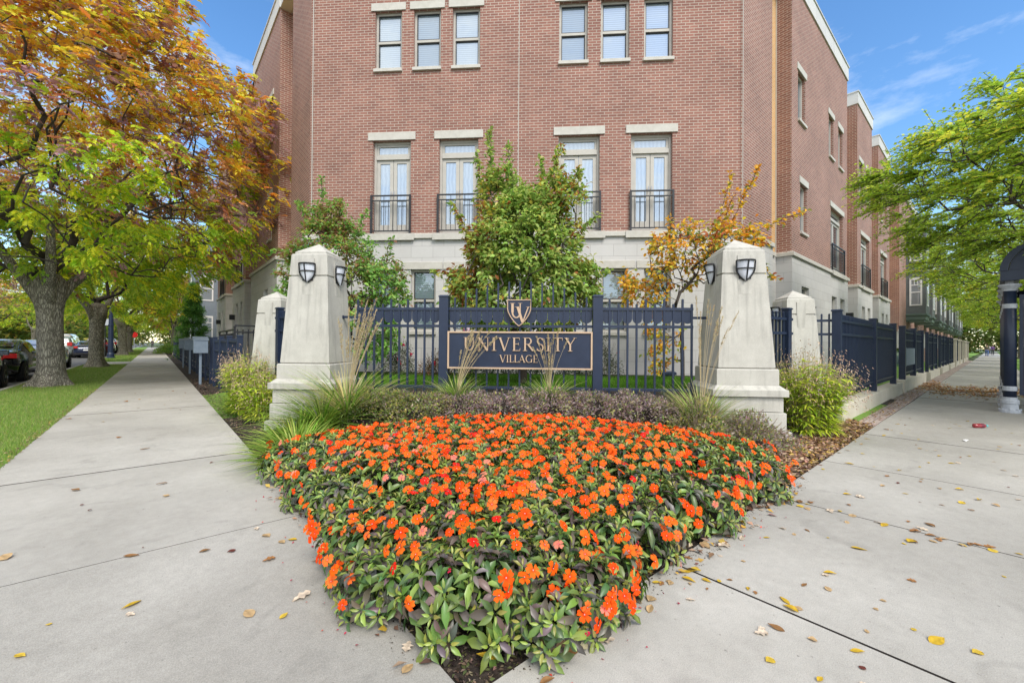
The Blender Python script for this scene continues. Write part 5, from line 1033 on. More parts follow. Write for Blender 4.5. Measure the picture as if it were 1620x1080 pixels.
# orange tree far down the left side, conifer in front of the bay house
t4 = ash_tree('small bright orange tree beyond the conifer on the left', 12, 130, 14, H=7.5, rad=2.6, warm=.5, group=None, name='orange_tree', tr=.14); put(t4, .6, 50, 0, .95)
def conifer(u, v, h, w_, label):
    global rng
    rng = np.random.default_rng(21); r = root('conifer', (0, 0, 0), label, 'tree'); trunk_mesh([(0, 0, 0), (0, 0, h*.5), (0, 0, h*.97)], [.1, .06, .01], r, TWIG, flare=False, sides=8)
    n = 1500; t = rng.random(n)**.75; z = .15+(h-.2)*(1-t)**1.0*1.0; z = .15+(h-.2)*t; rr = w_*(1-t)**.8*(.75+.25*np.sin(z*9+rng.uniform(0, .7, n))); a = rng.uniform(0, 2*np.pi, n); q = rng.uniform(.5, 1, n)
    S = np.stack([rr*q*np.cos(a), rr*q*np.sin(a), z-.12*q], 1); m_ = 14; pos = np.repeat(S, m_, 0)+rng.normal(0, .09, (n*m_, 3)); X = np.repeat(np.stack([np.cos(a), np.sin(a), .25*np.ones(n)], 1), m_, 0)+rng.normal(0, .45, (n*m_, 3))
    scatter('crown', LEAF4, pos, X, np.tile([0, 0, 1.], (n*m_, 1))+rng.normal(0, .5, (n*m_, 3)), rng.uniform(.10, .17, n*m_), .05, pick([(.11, .27, .05), (.16, .36, .06), (.08, .19, .04), (.24, .44, .09)], n*m_, .15), LEAF, r)
    r.location = (u, v, 0); return r
conifer(1.15, 35.5, 5.4, 1.5, 'bright green conical conifer in front of the blue grey bay house')

def elm_tree(label, seed, n_att=420, per=4, H=7.4, rad=4.4, nl=13, group='leafy green trees along the right parkway', tr=.16, z0=2.0, ls=1.):
    global rng
    rng = np.random.default_rng(seed); r = root('parkway_tree', (0, 0, 0), label, 'tree', group)
    trunk_mesh([(0, 0, -.05), (.02, 0, .8), (0, .03, 1.6), (0, 0, 2.4)], [tr*1.1, tr, tr*.92, tr*.8], r, BARK, seed=seed, sides=14)
    zc = (H+z0)/2; A = ellip(n_att, (0, 0, zc), (rad, rad, (H-z0)/2), .35, z0)
    P, par, rd, ends, w_ = skeleton([(0, 0, 1.9), (0, 0, 2.2), (0, 0, 2.45)], A, .4, .05, .005, 2.1)
    branches('branches', P, par, np.minimum(rd, .10), TWIG, r)
    tips = np.where(w_ <= 3)[0]; i = rng.choice(tips, n_att*per); n = len(i); S = P[i]; out = S-np.array([0, 0, zc-.8]); out[:, 2] *= .5; out /= np.linalg.norm(out, axis=1, keepdims=True)
    D = out+rng.normal(0, .45, (n, 3)); D[:, 2] = D[:, 2]*.75+.12; D /= np.linalg.norm(D, axis=1, keepdims=True)
    Z = np.tile([0, 0, 1.], (n, 1))+rng.normal(0, .2, (n, 3)); Y = np.cross(Z, D); Y /= np.linalg.norm(Y, axis=1, keepdims=True)
    TL = rng.uniform(.35, .7, n); pos, X, ZZ = [], [], []
    for k in range(nl):
        t = (k+1)/nl; q = S+D*(TL*t)[:, None]-np.array([0, 0, 1.])*(TL*.25*t*t)[:, None]; sg = 1 if k % 2 else -1; pos.append(q); X.append(Y*sg+D*.55-np.array([0, 0, .25])); ZZ.append(Z+rng.normal(0, .5, (n, 3)))
    pos = np.concatenate(pos); X = np.concatenate(X); ZZ = np.concatenate(ZZ); m_ = len(pos)
    cl = vnoise(pos, .8, seed)+rng.normal(0, .5, m_); a = pick([(.28, .38, .035), (.24, .33, .03), (.35, .44, .05), (.16, .25, .03)], m_, .14); b = pick([(.58, .54, .05), (.48, .5, .05), (.62, .48, .05)], m_, .12); c = np.where((cl > 1.1)[:, None], b, a)
    scatter('crown', LEAF4, pos, X, ZZ, rng.uniform(.055, .085, m_)*ls, rng.uniform(.038, .055, m_)*ls, np.clip(c*1.75, 0, .9), LEAF, r)
    # twigs carrying the leaf sprays
    P2 = np.concatenate([S, S+D*TL[:, None]-np.array([0, 0, 1.])*(TL*.25)[:, None]]); pr = np.concatenate([np.full(n, -1), np.arange(n)]); rd2 = np.full(2*n, .0035); branches('twigs', P2, pr, rd2, TWIG, r, sides=3)
    return r
e1 = elm_tree('leafy green tree on the right pavement spreading behind the bus shelter, nearest one', 31, 760, 8, H=6.3, rad=4.1, ls=1.2, z0=3.0); put(e1, 12.2, -3.5, 0, 1.0)
e2 = elm_tree('green tree along the right parkway, second from the bus shelter', 33, 450, 6, H=7.2, rad=4.2, nl=10, ls=1.6, z0=2.7); put(e2, 20.5, -3.2, 1, 1)
for k, (uu, s, a, lb) in enumerate(((29, 1.05, 2, 'third tree along the right parkway'), (38, 1.1, 3, 'fourth tree along the right parkway'), (48, 1.1, 4, 'fifth tree along the right parkway'), (60, 1.15, 5, 'sixth tree along the right parkway'), (75, 1.2, .5, 'seventh tree along the right parkway'), (95, 1.4, 1.5, 'eighth tree along the right parkway'))):
    c = copy_tree(e2); c['label'] = lb; put(c, uu, -3.4, a, s)
for uu, vv, s, lb in ((150, 4, 2.2, 'distant tree closing the right street, left of the pavement'), (160, -7, 2.2, 'distant tree closing the right street, beyond the pavement'), (145, -16, 2.2, 'distant tree across the right road')):
    c = copy_tree(e2); c['label'] = lb; c['group'] = 'distant trees at the end of the right street'; put(c, uu, vv, 1, s)

def small_tree(name, label, seed, base, lobes, spires, n_per=9, ll=(.05, .075), lw=.45, pal=None, cpal=None, rt_=.05, fork=1.0, berries=0, spl=30, yel=None, group=None, spread=.13):
    """ornamental tree: lobes = [(s,t,z),(r),n]; spires = [(from),(to)] upright shoots, in the corner frame"""
    global rng
    rng = np.random.default_rng(seed); b = np.array(CH.p(*base)); r = root(name, tuple(b), label, 'tree', group)
    W = lambda q: np.array(CH.p(*q))-b
    A = np.concatenate([np.array([W(p) for p in ellip(n, c, rr, .25)]) for c, rr, n in lobes]); tp = [(0, 0, 0), (.01, .01, fork*.4), (0, .02, fork*.8), (0, 0, fork)]
    P, par, rd, ends, w_ = skeleton(tp, A, .16, .025, .0035, 2.2, rbase=[rt_, rt_*.9, rt_*.8, rt_*.75])
    n0 = len(P); exP = []; exI = []
    for f, t in spires:
        f = W(f); t = W(t); j = int(np.argmin(np.linalg.norm(P-f, axis=1))); st = P[j]; k = max(3, int(np.linalg.norm(t-st)/.1)); pr = j
        for i in range(1, k+1): q = st+(t-st)*i/k+rng.normal(0, .012, 3); exP.append(q); exI.append(pr); pr = n0+len(exP)-1
    if exP: P = np.concatenate([P, np.array(exP)]); par = np.concatenate([par, np.array(exI)]); rd = np.concatenate([rd, np.full(len(exP), .006)]); w_ = np.concatenate([w_, np.full(len(exP), 2)])
    o = branches('trunk', P, par, rd, TWIG, r, sides=6)
    tips = np.where(w_[:n0] <= 4)[0]; S = P[rng.choice(tips, int(len(A)*n_per))]
    if exP: S = np.concatenate([S, P[n0:][rng.integers(0, len(exP), int(len(exP)*spl/10))]])
    n = len(S); S = S+rng.normal(0, spread*.5, (n, 3))*np.where(np.arange(n) < len(A)*n_per, 1, .45)[:, None]; c0 = A.mean(0); out = S-c0; out /= np.linalg.norm(out, axis=1, keepdims=True)
    X = out*.8+rng.normal(0, .7, (n, 3)); X[:, 2] = X[:, 2]*.7-.25; Z = out*.6+np.array([0, 0, .8])+rng.normal(0, .45, (n, 3))
    c = np.clip(pick(np.array(pal)*1.6, n, .15), 0, .9)
    if yel is not None: m_ = vnoise(S, 2.2, seed)+rng.normal(0, .6, n) > .9; c[m_] = pick(np.array(yel)*1.3, n, .15)[m_]
    L = rng.uniform(*ll, n); scatter('crown', LEAF8, S, X, Z, L, L*lw*2*.62, c, LEAF, r, origin=(0, 0, 0) if False else tuple(b)) if False else None
    o2 = scatter('crown', LEAF8, S, X, Z, L, L*lw*1.25, c, LEAF, None); o2.parent = r; o2.location = (0, 0, 0)
    if berries:
        i = rng.choice(tips, berries); q = P[i]+rng.normal(0, .05, (berries, 3)); q[:, 2] -= .03; OCT = (np.array([(1, 0, 0), (0, 1, 0), (-1, 0, 0), (0, -1, 0), (0, 0, 1), (0, 0, -1)])*.5, [(0, 1, 4), (1, 2, 4), (2, 3, 4), (3, 0, 4), (1, 0, 5), (2, 1, 5), (3, 2, 5), (0, 3, 5)])
        ob = scatter('berries', OCT, q, np.tile([1., 0, 0], (berries, 1)), np.tile([0, 0, 1.], (berries, 1)), .018, .018, pick([(.22, .02, .02), (.14, .015, .02)], berries), PETAL, None); ob.parent = r; ob.location = (0, 0, 0)
    return r
GR = [(.18, .28, .055), (.22, .32, .065), (.13, .21, .045), (.28, .36, .08), (.34, .37, .10)]
small_tree('crab_apple_tree', 'bushy green crab apple tree in the middle, behind the sign', 41, (-.1, 5.95, .45),
    [((-.1, 5.95, 2.15), (1.25, .95, 1.0), 330), ((-.1, 5.9, 3.0), (1.0, .8, .8), 280), ((-.05, 5.9, 3.55), (.6, .5, .45), 70), ((-.55, 5.9, 3.9), (.38, .35, .6), 55), ((.45, 5.9, 3.75), (.5, .4, .55), 60), ((-1.1, 5.9, 2.2), (.4, .4, .5), 40), ((.9, 5.9, 2.4), (.35, .4, .5), 40), ((0, 5.95, 1.5), (.8, .7, .55), 100)],
    [((-.65, 5.9, 3.9), (-.72, 5.85, 5.05)), ((-.75, 5.9, 3.6), (-.95, 5.85, 4.6)), ((.4, 5.9, 3.9), (.55, 5.85, 4.75)), ((.2, 5.9, 3.8), (.2, 5.85, 4.5)), ((-1.0, 5.9, 3.0), (-1.35, 5.8, 3.75)), ((-1.0, 5.9, 2.3), (-1.65, 5.8, 2.55)), ((-.3, 5.9, 4.0), (-.38, 5.8, 4.7)), ((.8, 5.9, 3.0), (1.15, 5.8, 3.5)), ((1.0, 5.9, 2.3), (1.35, 5.8, 2.5)), ((.6, 5.9, 3.6), (.85, 5.8, 4.3))],
    n_per=24, ll=(.07, .11), pal=GR, yel=[(.40, .34, .05), (.32, .12, .04)], rt_=.055, fork=.7, spl=150)
small_tree('crab_apple_tree', 'green ornamental tree behind the large left pillar', 43, (-4.0, 7.0, .4),
    [((-4.2, 7.0, 3.1), (.85, .7, .75), 150), ((-4.3, 7.0, 3.8), (.4, .35, .5), 45), ((-3.2, 6.9, 2.4), (.7, .6, .7), 110), ((-4.9, 7.0, 2.9), (.4, .4, .5), 40), ((-3.5, 7, 1.6), (.8, .6, .7), 90), ((-4.9, 7, 2.0), (.5, .5, .7), 50)],
    [((-4.3, 7, 3.9), (-4.42, 6.9, 4.7)), ((-4.5, 7, 3.5), (-4.9, 6.9, 4.2)), ((-3.9, 7, 3.3), (-3.45, 6.9, 4.0)), ((-3.1, 7, 2.8), (-2.85, 6.8, 3.4)), ((-3.0, 7, 2.2), (-2.6, 6.7, 2.45)), ((-4.9, 7, 2.9), (-5.4, 6.9, 3.2))],
    n_per=22, ll=(.07, .105), pal=[(.13, .27, .055), (.18, .33, .07), (.10, .21, .045), (.25, .38, .09)], yel=[(.25, .28, .05), (.30, .16, .08)], rt_=.05, fork=.9, spl=130)
small_tree('crab_apple_tree', 'sparse yellow leaved crab apple with red berries by the large right pillar', 47, (3.0, 6.9, .45),
    [((3.1, 6.9, 3.0), (.95, .6, .7), 110), ((2.4, 6.9, 2.3), (.6, .5, .5), 60), ((3.9, 6.9, 3.3), (.6, .5, .4), 50), ((2.6, 6.9, 1.4), (.35, .4, .7), 26)],
    [((3.9, 6.9, 3.5), (4.35, 6.8, 4.65)), ((3.5, 6.9, 3.4), (3.85, 6.8, 4.55)), ((4.2, 6.9, 3.3), (5.2, 6.8, 3.85)), ((2.9, 6.9, 3.0), (2.7, 6.8, 3.7)), ((2.2, 6.9, 2.4), (1.9, 6.8, 2.6)), ((3.6, 6.9, 3.4), (3.95, 6.8, 4.2)), ((4.4, 6.9, 2.4), (4.5, 6.5, 2.5))],
    n_per=13, ll=(.075, .11), lw=.5, pal=[(.60, .36, .025), (.60, .30, .02), (.46, .36, .05), (.48, .20, .03), (.2, .24, .05)], yel=[(.15, .22, .04), (.35, .10, .04)], rt_=.04, fork=1.3, berries=420, spl=75)

# ================================================================== SHRUBS
def shrub(name, label, seed, c, rr, n, ll, pal, lw=.5, group=None, cat='shrub', tw=26, fl=None, mat=None, box=False, floor=0):
    """c in the corner frame: centre of the base; rr = radii"""
    global rng
    rng = np.random.default_rng(seed); b = np.array(CH.p(*c)); r = root(name, tuple(b), label, cat, group)
    v = unit(n); v[:, 2] = np.abs(v[:, 2]); q = rng.uniform(.35, 1, n)**.5; wob = 1+.16*np.sin(v[:, 0]*5+seed)+.12*np.sin(v[:, 1]*7+seed*2)+.1*np.sin(v[:, 2]*6)
    S = v*q[:, None]*wob[:, None]; 
    if box: S = np.sign(S)*np.abs(S)**.6*.9
    S = S*np.array(rr); S = S[:, 0:1]*np.array(CH.x)+S[:, 1:2]*np.array(CH.y)+np.array([0, 0, 1.])*(S[:, 2:3]*1.0+floor)
    X = v*.8+rng.normal(0, .6, (n, 3)); Z = v+rng.normal(0, .5, (n, 3))+np.array([0, 0, .5]); L = rng.uniform(*ll, n)
    o = scatter('foliage', LEAF4, S, X, Z, L, L*lw, pick(pal, n, .2), mat or LEAF, None); o.parent = r; o.location = (0, 0, 0)
    m_ = tw; v2 = unit(m_); v2[:, 2] = np.abs(v2[:, 2])+.2; E2 = v2*np.array(rr)*.92; P = np.concatenate([rng.normal(0, .03, (m_, 3))*np.array([1, 1, 0]), E2*.55+rng.normal(0, .02, (m_, 3)), E2]); par = np.concatenate([np.full(m_, -1), np.arange(m_), m_+np.arange(m_)])
    P = P[:, 0:1]*np.array(CH.x)+P[:, 1:2]*np.array(CH.y)+np.array([0, 0, 1.])*P[:, 2:3]; branches('stems', P, par, np.full(3*m_, .0028), TWIG if tw < 100 else STALK, r, sides=4)
    if fl:
        for k in range(fl[0]):
            a = unit(1)[0]; a[2] = abs(a[2])*.7+.4; q_ = a/np.linalg.norm(a)*np.array(rr)*1.03; q_ = np.array(CH.x)*q_[0]+np.array(CH.y)*-abs(q_[1])*.9+np.array([0, 0, q_[2]+floor])
            nn = 14; X = unit(nn)+np.array([0, -.3, .5]); o = scatter('flower', LEAF4, np.tile(q_, (nn, 1))+rng.normal(0, .006, (nn, 3)), X, unit(nn), fl[2], fl[2]*.9, pick(fl[1], nn, .1), PETAL, None); o.parent = r; o.location = (0, 0, 0)
    return r
HP = [(.37, .27, .27), (.46, .35, .35), (.28, .19, .19), (.50, .40, .37), (.26, .30, .12), (.36, .26, .25), (.50, .48, .18)]; HG = [(.24, .32, .09), (.40, .42, .12), (.34, .26, .22), (.20, .28, .08), (.54, .50, .14), (.42, .34, .27)]
pos_n = ['leftmost', 'second', 'third', 'fourth', 'fifth', 'sixth', 'seventh']
for k in range(7):
    s = -2.05+.60*k; tt = 4.12-.03*(k % 2); shrub('barberry_shrub', '%s clipped purplish brown shrub of the low hedge behind the flowers%s' % (pos_n[k], ', counted from the left' if k else ', greener than the rest'), 60+k, (s, tt, .14), (.47, .37, .53), 5200, (.028, .05), HG if k < 2 else HP, group='low hedge of purplish shrubs', box=True, tw=40)
shrub('spreading_shrub', 'wiry spreading shrub at the right end of the low hedge', 70, (2.15, 3.75, .05), (.45, .42, .50), 4600, (.03, .05), HG, tw=130); shrub('spreading_shrub', 'loose grey brown shrub in front of the large right pillar base', 71, (2.78, 3.78, .0), (.50, .42, .44), 4800, (.026, .048), HP+HG, tw=150)
RP = [(.10, .13, .07), (.14, .17, .10), (.07, .10, .05), (.2, .2, .14)]
shrub('rose_bush', 'rose bush with crimson blooms seen through the left part of the fence', 75, (-2.95, 7.6, .45), (.42, .35, .85), 2600, (.03, .05), RP, fl=(6, [(.6, .01, .08), (.7, .03, .12)], .045), tw=30)
shrub('rose_bush', 'rust brown seed head bush beside the crimson roses', 76, (-2.1, 7.6, .45), (.42, .35, .62), 2200, (.03, .05), [(.32, .17, .07), (.24, .13, .06), (.14, .14, .08)], tw=60, fl=(2, [(.6, .01, .08)], .045))
shrub('rose_bush', 'pink rose bush behind the right sign post', 77, (1.55, 7.7, .45), (.45, .35, 1.0), 2600, (.03, .05), RP, fl=(5, [(.75, .1, .2), (.6, .03, .1)], .045), tw=30)
shrub('mallow_plant', 'tall plant with one white and magenta bloom beside the crest', 78, (-.95, 5.2, .5), (.22, .2, 1.05), 260, (.05, .08), GR, fl=(1, [(.85, .8, .82), (.85, .8, .82), (.6, .02, .2)], .085), tw=10)
for k, s in enumerate((-1.4, -.6, .2, .9)): shrub('dark_shrub', 'low dark evergreen at the foot of the building, %s from the left' % ('first', 'second', 'third', 'fourth')[k], 80+k, (s, 8.25, .45), (.42, .3, .42), 1500, (.03, .05), [(.03, .06, .02), (.05, .09, .03)], group='low dark evergreens along the building', tw=10)
for k, (u_, v_) in enumerate(((.9, 62), (.9, 68), (1.3, 88), (.7, 56))):
    t_ = (u_+v_)*q2; s_ = (u_-v_)*q2; shrub('box_hedge', '%s rounded green hedge far down the left pavement' % ('first', 'second', 'third', 'fourth')[k], 90+k, (s_, t_, 0), (.9, 2.2, 1.0), 1800, (.1, .16), [(.2, .36, .05), (.28, .42, .07)], group='green hedges far down the left pavement', tw=6)

# ================================================================== GRASSES
def clump(name, label, seed, c, n, L, w_, pal, spread=.12, lean=.5, droop=.55, plumes=0, ph=(1.1, 1.5), ppal=None, plean=(0, 0), pl=.12, group=None, cat='ornamental grass', segs=5, pfan=.16):
    """c in the corner frame"""
    global rng
    rng = np.random.default_rng(seed); b = np.array(CH.p(*c)); r = root(name, tuple(b), label, cat, group)
    a = rng.uniform(0, 2*np.pi, n); q = rng.random(n); S = np.stack([np.cos(a)*q*spread, np.sin(a)*q*spread, np.zeros(n)], 1); ln = lean*(.25+q*.9)
    X = np.stack([np.cos(a)*ln+rng.normal(0, .1, n), np.sin(a)*ln+rng.normal(0, .1, n), np.ones(n)], 1); Z = np.stack([-np.cos(a)*1.0, -np.sin(a)*1.0, np.full(n, .35)], 1)
    ll = rng.uniform(L[0], L[1], n); o = scatter('blades', arch(segs, droop), S, X, Z, ll, w_, pick(pal, n, .15), GRASSM, None, sz=ll*rng.uniform(.5, 1.3, n)); o.parent = r; o.location = (0, 0, 0)
    if plumes:
        ppal = ppal or [(.52, .42, .24), (.60, .50, .30), (.46, .36, .2)]
        for k in range(plumes):
            an = rng.uniform(0, 6.28); h = rng.uniform(*ph); ln = rng.uniform(0, pfan); bx, by = CH.x, CH.y
            dx = CH.x*(plean[0]+math.cos(an)*ln)+CH.y*(plean[1]+math.sin(an)*ln); mb = MB(); pts = []
            for i in range(7): t = i/6; pts.append(Vector((rng.normal(0, .03), rng.normal(0, .03), 0)) if i == 0 else Vector((dx.x*h*(t**1.6), dx.y*h*(t**1.6), h*t*(1-.06*t))))
            mb.tube(pts, [.0028-.0013*i/6 for i in range(7)], 4)
            o = build(mb, 'stem', MATS.get('straw') or noisy('straw', (.42, .33, .18), (.55, .45, .27), 20, .8, 0), r, origin=(0, 0, 0)); o.location = (0, 0, 0)
            m_ = 44; t = rng.random(m_); A_, B_ = np.array(pts[-2]), np.array(pts[-1]); dd = (B_-A_)/np.linalg.norm(B_-A_); q_ = B_-dd*(1-t[:, None])*pl*2.2; X = dd+rng.normal(0, .25, (m_, 3))
            o = scatter('plume', LEAF4, q_+rng.normal(0, .004, (m_, 3)), X, unit(m_), .035, .006, pick(ppal, m_, .12), LITTER, None); o.parent = r; o.location = (0, 0, 0)
    return r
GL = [(.22, .38, .045), (.30, .46, .07), (.15, .27, .04), (.44, .52, .12), (.34, .42, .08)]
GGR = [(.22, .40, .05), (.32, .50, .08), (.16, .30, .05), (.48, .56, .16), (.62, .60, .3)]; GY = GGR+[(.66, .58, .28), (.58, .48, .24)]
clump('feather_grass', 'arching green grass with tall straw plumes right of the large left pillar', 101, (-2.42, 4.05, .18), 480, (.55, .95), .018, GY, .16, .55, .75, plumes=38, ph=(1.1, 1.78), plean=(.12, 0), pfan=.20)
clump('feather_grass', 'low arching green grass in front of the large left pillar', 102, (-2.62, 3.75, .1), 480, (.40, .78), .018, GL, .16, .75, .8)
clump('feather_grass', 'grass tuft with leaning straw stems at the left end of the sign', 103, (-.98, 4.42, .42), 260, (.28, .5), .013, GGR, .16, .6, .7, plumes=22, ph=(.7, 1.22), plean=(.30, 0), pfan=.34, pl=.07)
clump('feather_grass', 'grass tuft with upright straw stems below the right half of the sign', 104, (.35, 4.42, .42), 260, (.28, .48), .013, GGR, .16, .55, .7, plumes=16, ph=(.7, 1.15), plean=(-.02, 0), pfan=.32, pl=.07)
clump('feather_grass', 'grass clump with pale plumes in front of the large right pillar', 105, (2.28, 4.0, .15), 460, (.35, .75), .013, GY, .13, .42, .6, plumes=14, ph=(1.2, 1.9), plean=(.12, .0), pfan=.16)
for k, (s, t_, lb) in enumerate(((-2.18, 2.50, 'lowest bright green tuft beside the left edge of the orange flowers'), (-2.45, 2.88, 'bright green tuft just above the lowest one, by the left pavement'), (-2.62, 3.28, 'upper bright green tuft in front of the large left pillar base'))):
    clump('lily_turf', lb, 110+k, (s, t_, .0), 300, (.30, .54), .026, GL, .15, .8, .7, group='bright green tufts beside the flowers', cat='ground plant')
clump('lily_turf', 'green tuft at the pavement edge left of the left sea oats', 114, (-5.05, 5.45, .0), 400, (.3, .5), .011, GL, .2, .6, .5, cat='ground plant'); 
def sea_oats(label, seed, u, v, ru, rv, h, n):
    global rng
    rng = np.random.default_rng(seed); r = root('sea_oats', (u, v, 0), label, 'ornamental grass', 'sea oats beside the pillars'); n = int(n*1.25); S, X, Z, C_, LL = [], [], [], [], []; SP, SX = [], []
    P = []; par = []
    for k in range(n):
        a = rng.uniform(0, 6.28); q = math.sqrt(rng.random()); b = np.array([math.cos(a)*q*ru, math.sin(a)*q*rv, 0]); out = np.array([math.cos(a)*q, math.sin(a)*q, 0]); hh = h*rng.uniform(.72, 1.05)*(1-.22*q*q); prev = -1
        for i in range(9):
            t = i/8; p = b*.75+out*.26*t*t+np.array([0, 0, hh*t*(1-.08*q*t)]); P.append(p); par.append(prev); prev = len(P)-1
            if i >= 1 and i < 8:
                for z_ in range(2):
                    an = rng.uniform(0, 6.28) if rng.random() < .5 else a+rng.normal(0, .8); S.append(p); X.append([math.cos(an), math.sin(an), rng.uniform(.1, .8)]); Z.append([-math.cos(an)*.3, -math.sin(an)*.3, 1]); LL.append(rng.uniform(.12, .21)*(1-.25*t))
                    C_.append(t)
        top = P[-1]
        if rng.random() < .65:
            an = a if q > .4 else rng.uniform(0, 6.28)
            for j in range(9): e = rng.uniform(-.3, .14); SP.append(top+np.array([math.cos(an)*.1*max(0, e+.2)+rng.normal(0, .035), math.sin(an)*.1+rng.normal(0, .035), e-.4*max(0, e)**2])); SX.append([math.cos(an)*.5+rng.normal(0, .3), math.sin(an)*.5+rng.normal(0, .3), -.8])
    S = np.array(S); n_ = len(S); C_ = np.array(C_); pal = pick([(.46, .60, .04), (.56, .68, .06), (.32, .50, .04), (.66, .68, .10)], n_, .13); o = scatter('leaves', arch(3, .5), S, np.array(X), np.array(Z), np.array(LL), .028, pal, GRASSM, None, sz=np.array(LL)); o.parent = r; o.location = (0, 0, 0)
    branches('stems', np.array(P), np.array(par), np.full(len(P), .0024), MATS['straw'], r, sides=3)
    SP = np.array(SP); o = scatter('seed_heads', LEAF4, SP, np.array(SX), unit(len(SP)), rng.uniform(.022, .04, len(SP)), .012, pick([(.48, .33, .24), (.56, .41, .31), (.38, .25, .18)], len(SP), .12), LITTER, None); o.parent = r; o.location = (0, 0, 0)
    return r
sea_oats('yellow green sea oats with pink brown seed heads right of the large right pillar', 120, 6.25, .50, .62, .36, 1.22, 240)
sea_oats('yellow green sea oats with seed heads left of the large left pillar', 121, .42, 7.35, .32, .85, 1.15, 220)
sea_oats('smaller sea oats clump against the left side of the large left pillar', 122, .48, 6.35, .28, .4, .85, 90)

# ================================================================== IMPATIENS BED
rng = np.random.default_rng(5)
def rho(th):   # outer radius of the planted area seen from the tip, th = bearing from the middle axis
    return 3.72-(.68*th if th > 0 else -.37*th)/(math.pi/4)
def mound(u, v):
    t = math.hypot(u, v); th = math.atan2(v, u)-math.pi/4; e = min(u+.20, v+.20, rho(th)+.2-t, (u+v)*q2+.06); return max(.12, .39*(1-math.exp(-max(e, 0)/.17))+.03*min(1, t/2.5))
leafpal = [(.09, .17, .04), (.13, .23, .045), (.11, .11, .085), (.17, .135, .125), (.07, .14, .045), (.20, .29, .055), (.14, .21, .045), (.13, .10, .07)]
newpal = [(.24, .32, .05), (.20, .28, .045), (.30, .30, .06)]
def plant_mesh(seed, h, edge):
    """one impatiens plant: whorls of lance leaves on branching stems"""
    g = np.random.default_rng(seed); S, X, Z, LL, CC = [], [], [], [], []; global rng; keep = rng; rng = g
    tips = []
    for k in range(24 if not edge else 33):
        if k < 16: a = g.uniform(0, 6.28); q = math.sqrt((k+.5)/16); p = np.array([math.cos(a)*q*.16, math.sin(a)*q*.16, h*(1-.22*q*q)+g.normal(0, .015)]); d = np.array([math.cos(a)*q*.7, math.sin(a)*q*.7, 1.])
        else: a = g.uniform(0, 6.28); p = np.array([math.cos(a)*.19, math.sin(a)*.19, h*g.uniform(.15, .75)]); d = np.array([math.cos(a), math.sin(a), .5])
        d /= np.linalg.norm(d); tips.append(p); x = np.cross(d, [0, 0, 1.]) if abs(d[2]) < .98 else np.array([1., 0, 0]); x /= np.linalg.norm(x); y = np.cross(d, x)
        for w_ in range(3):
            n_ = (4, 4, 4)[w_]; tilt = (.75, .25, -.25)[w_]; sz = (.036, .066, .088)[w_]
            for j in range(n_):
                an = 2*math.pi*j/n_+w_*.8+g.normal(0, .2); rad = x*math.cos(an)+y*math.sin(an); S.append(p-d*.022*w_+rad*.008); X.append(rad+d*(tilt+g.normal(0, .2))); Z.append(d-rad*tilt*.6); LL.append(sz*g.uniform(.8, 1.2)); CC.append(w_)
    CC = np.array(CC); n = len(S); col = pick(leafpal, n, .18); m_ = (CC == 0); col[m_] = pick(newpal, n, .15)[m_]; LL = np.array(LL)
    me = scatter('foliage', LEAF8, np.array(S), np.array(X), np.array(Z), LL, LL*.40, col, IMPL, obj=False); rng = keep; return me, tips
VAR = [plant_mesh(200+i, .34, False)[0] for i in range(5)]; VARE = [plant_mesh(220+i, .30, True)[0] for i in range(5)]
def flower_mesh(seed, pal, s):
    g = np.random.default_rng(seed); mb = MB(); V = []; F = []; C_ = []
    for k in range(5):
        a = 2*math.pi*k/5+g.normal(0, .06); hp = .0015*k; rows = []
        for t, wd, z in ((.06, .05, -.03), (.42, .27, .05), (.78, .41, .03), (1.0, .27, -.07)):
            row = []
            for e in (-1, 0, 1):
                tt = t-(.11 if e == 0 and t == 1.0 else 0)-(.03*abs(e)); x_ = tt*s; y_ = e*wd*s; zz = (z+.05*abs(e)*(1 if t < .9 else -.5))*s+hp+g.normal(0, .02*s)*t; V.append((x_*math.cos(a)-y_*math.sin(a), x_*math.sin(a)+y_*math.cos(a), zz)); row.append(len(V)-1); C_.append(0 if t > .2 else 1)
            rows.append(row)
        for r0, r1 in zip(rows, rows[1:]):
            for i in (0, 1): F.append((r0[i], r0[i+1], r1[i+1], r1[i]))
    b0 = len(V)
    for k in range(6): a = math.pi*k/3; V.append((.09*s*math.cos(a), .09*s*math.sin(a), .05*s+.004)); C_.append(2)
    V.append((0, 0, .12*s+.004)); C_.append(2)
    for k in range(6): F.append((b0+k, b0+(k+1) % 6, b0+6))
    me = bpy.data.meshes.new('flower'); me.from_pydata(V, [], F); ca = me.color_attributes.new('Col', 'FLOAT_COLOR', 'POINT'); base = np.array(pal)*(1+g.normal(0, .07, 3)); dark = base*np.array([.85, .45, .8])
    arr = np.array([[*(base if c == 0 else dark if c == 1 else (.75, .5, .5)), 1] for c in C_], dtype=np.float32); arr[:b0, :3] *= (1+g.normal(0, .05, (b0, 1))); ca.data.foreach_set('color', np.clip(arr, 0, 1).ravel().astype(np.float32)); me.materials.append(PETAL); me.polygons.foreach_set('use_smooth', [True]*len(me.polygons)); return me
FO = [flower_mesh(300+i, [(.88, .115, .005), (.86, .15, .012), (.82, .08, .005), (.90, .18, .03)][i % 4], .027+.003*(i % 3)) for i in range(7)]; FR_ = [flower_mesh(320+i, (.78, .02, .012), .028) for i in range(2)]; FS = [flower_mesh(330+i, (.82, .22, .16), .026) for i in range(3)]
BUD = flower_mesh(340, (.5, .02, .06), .010)
pts = []
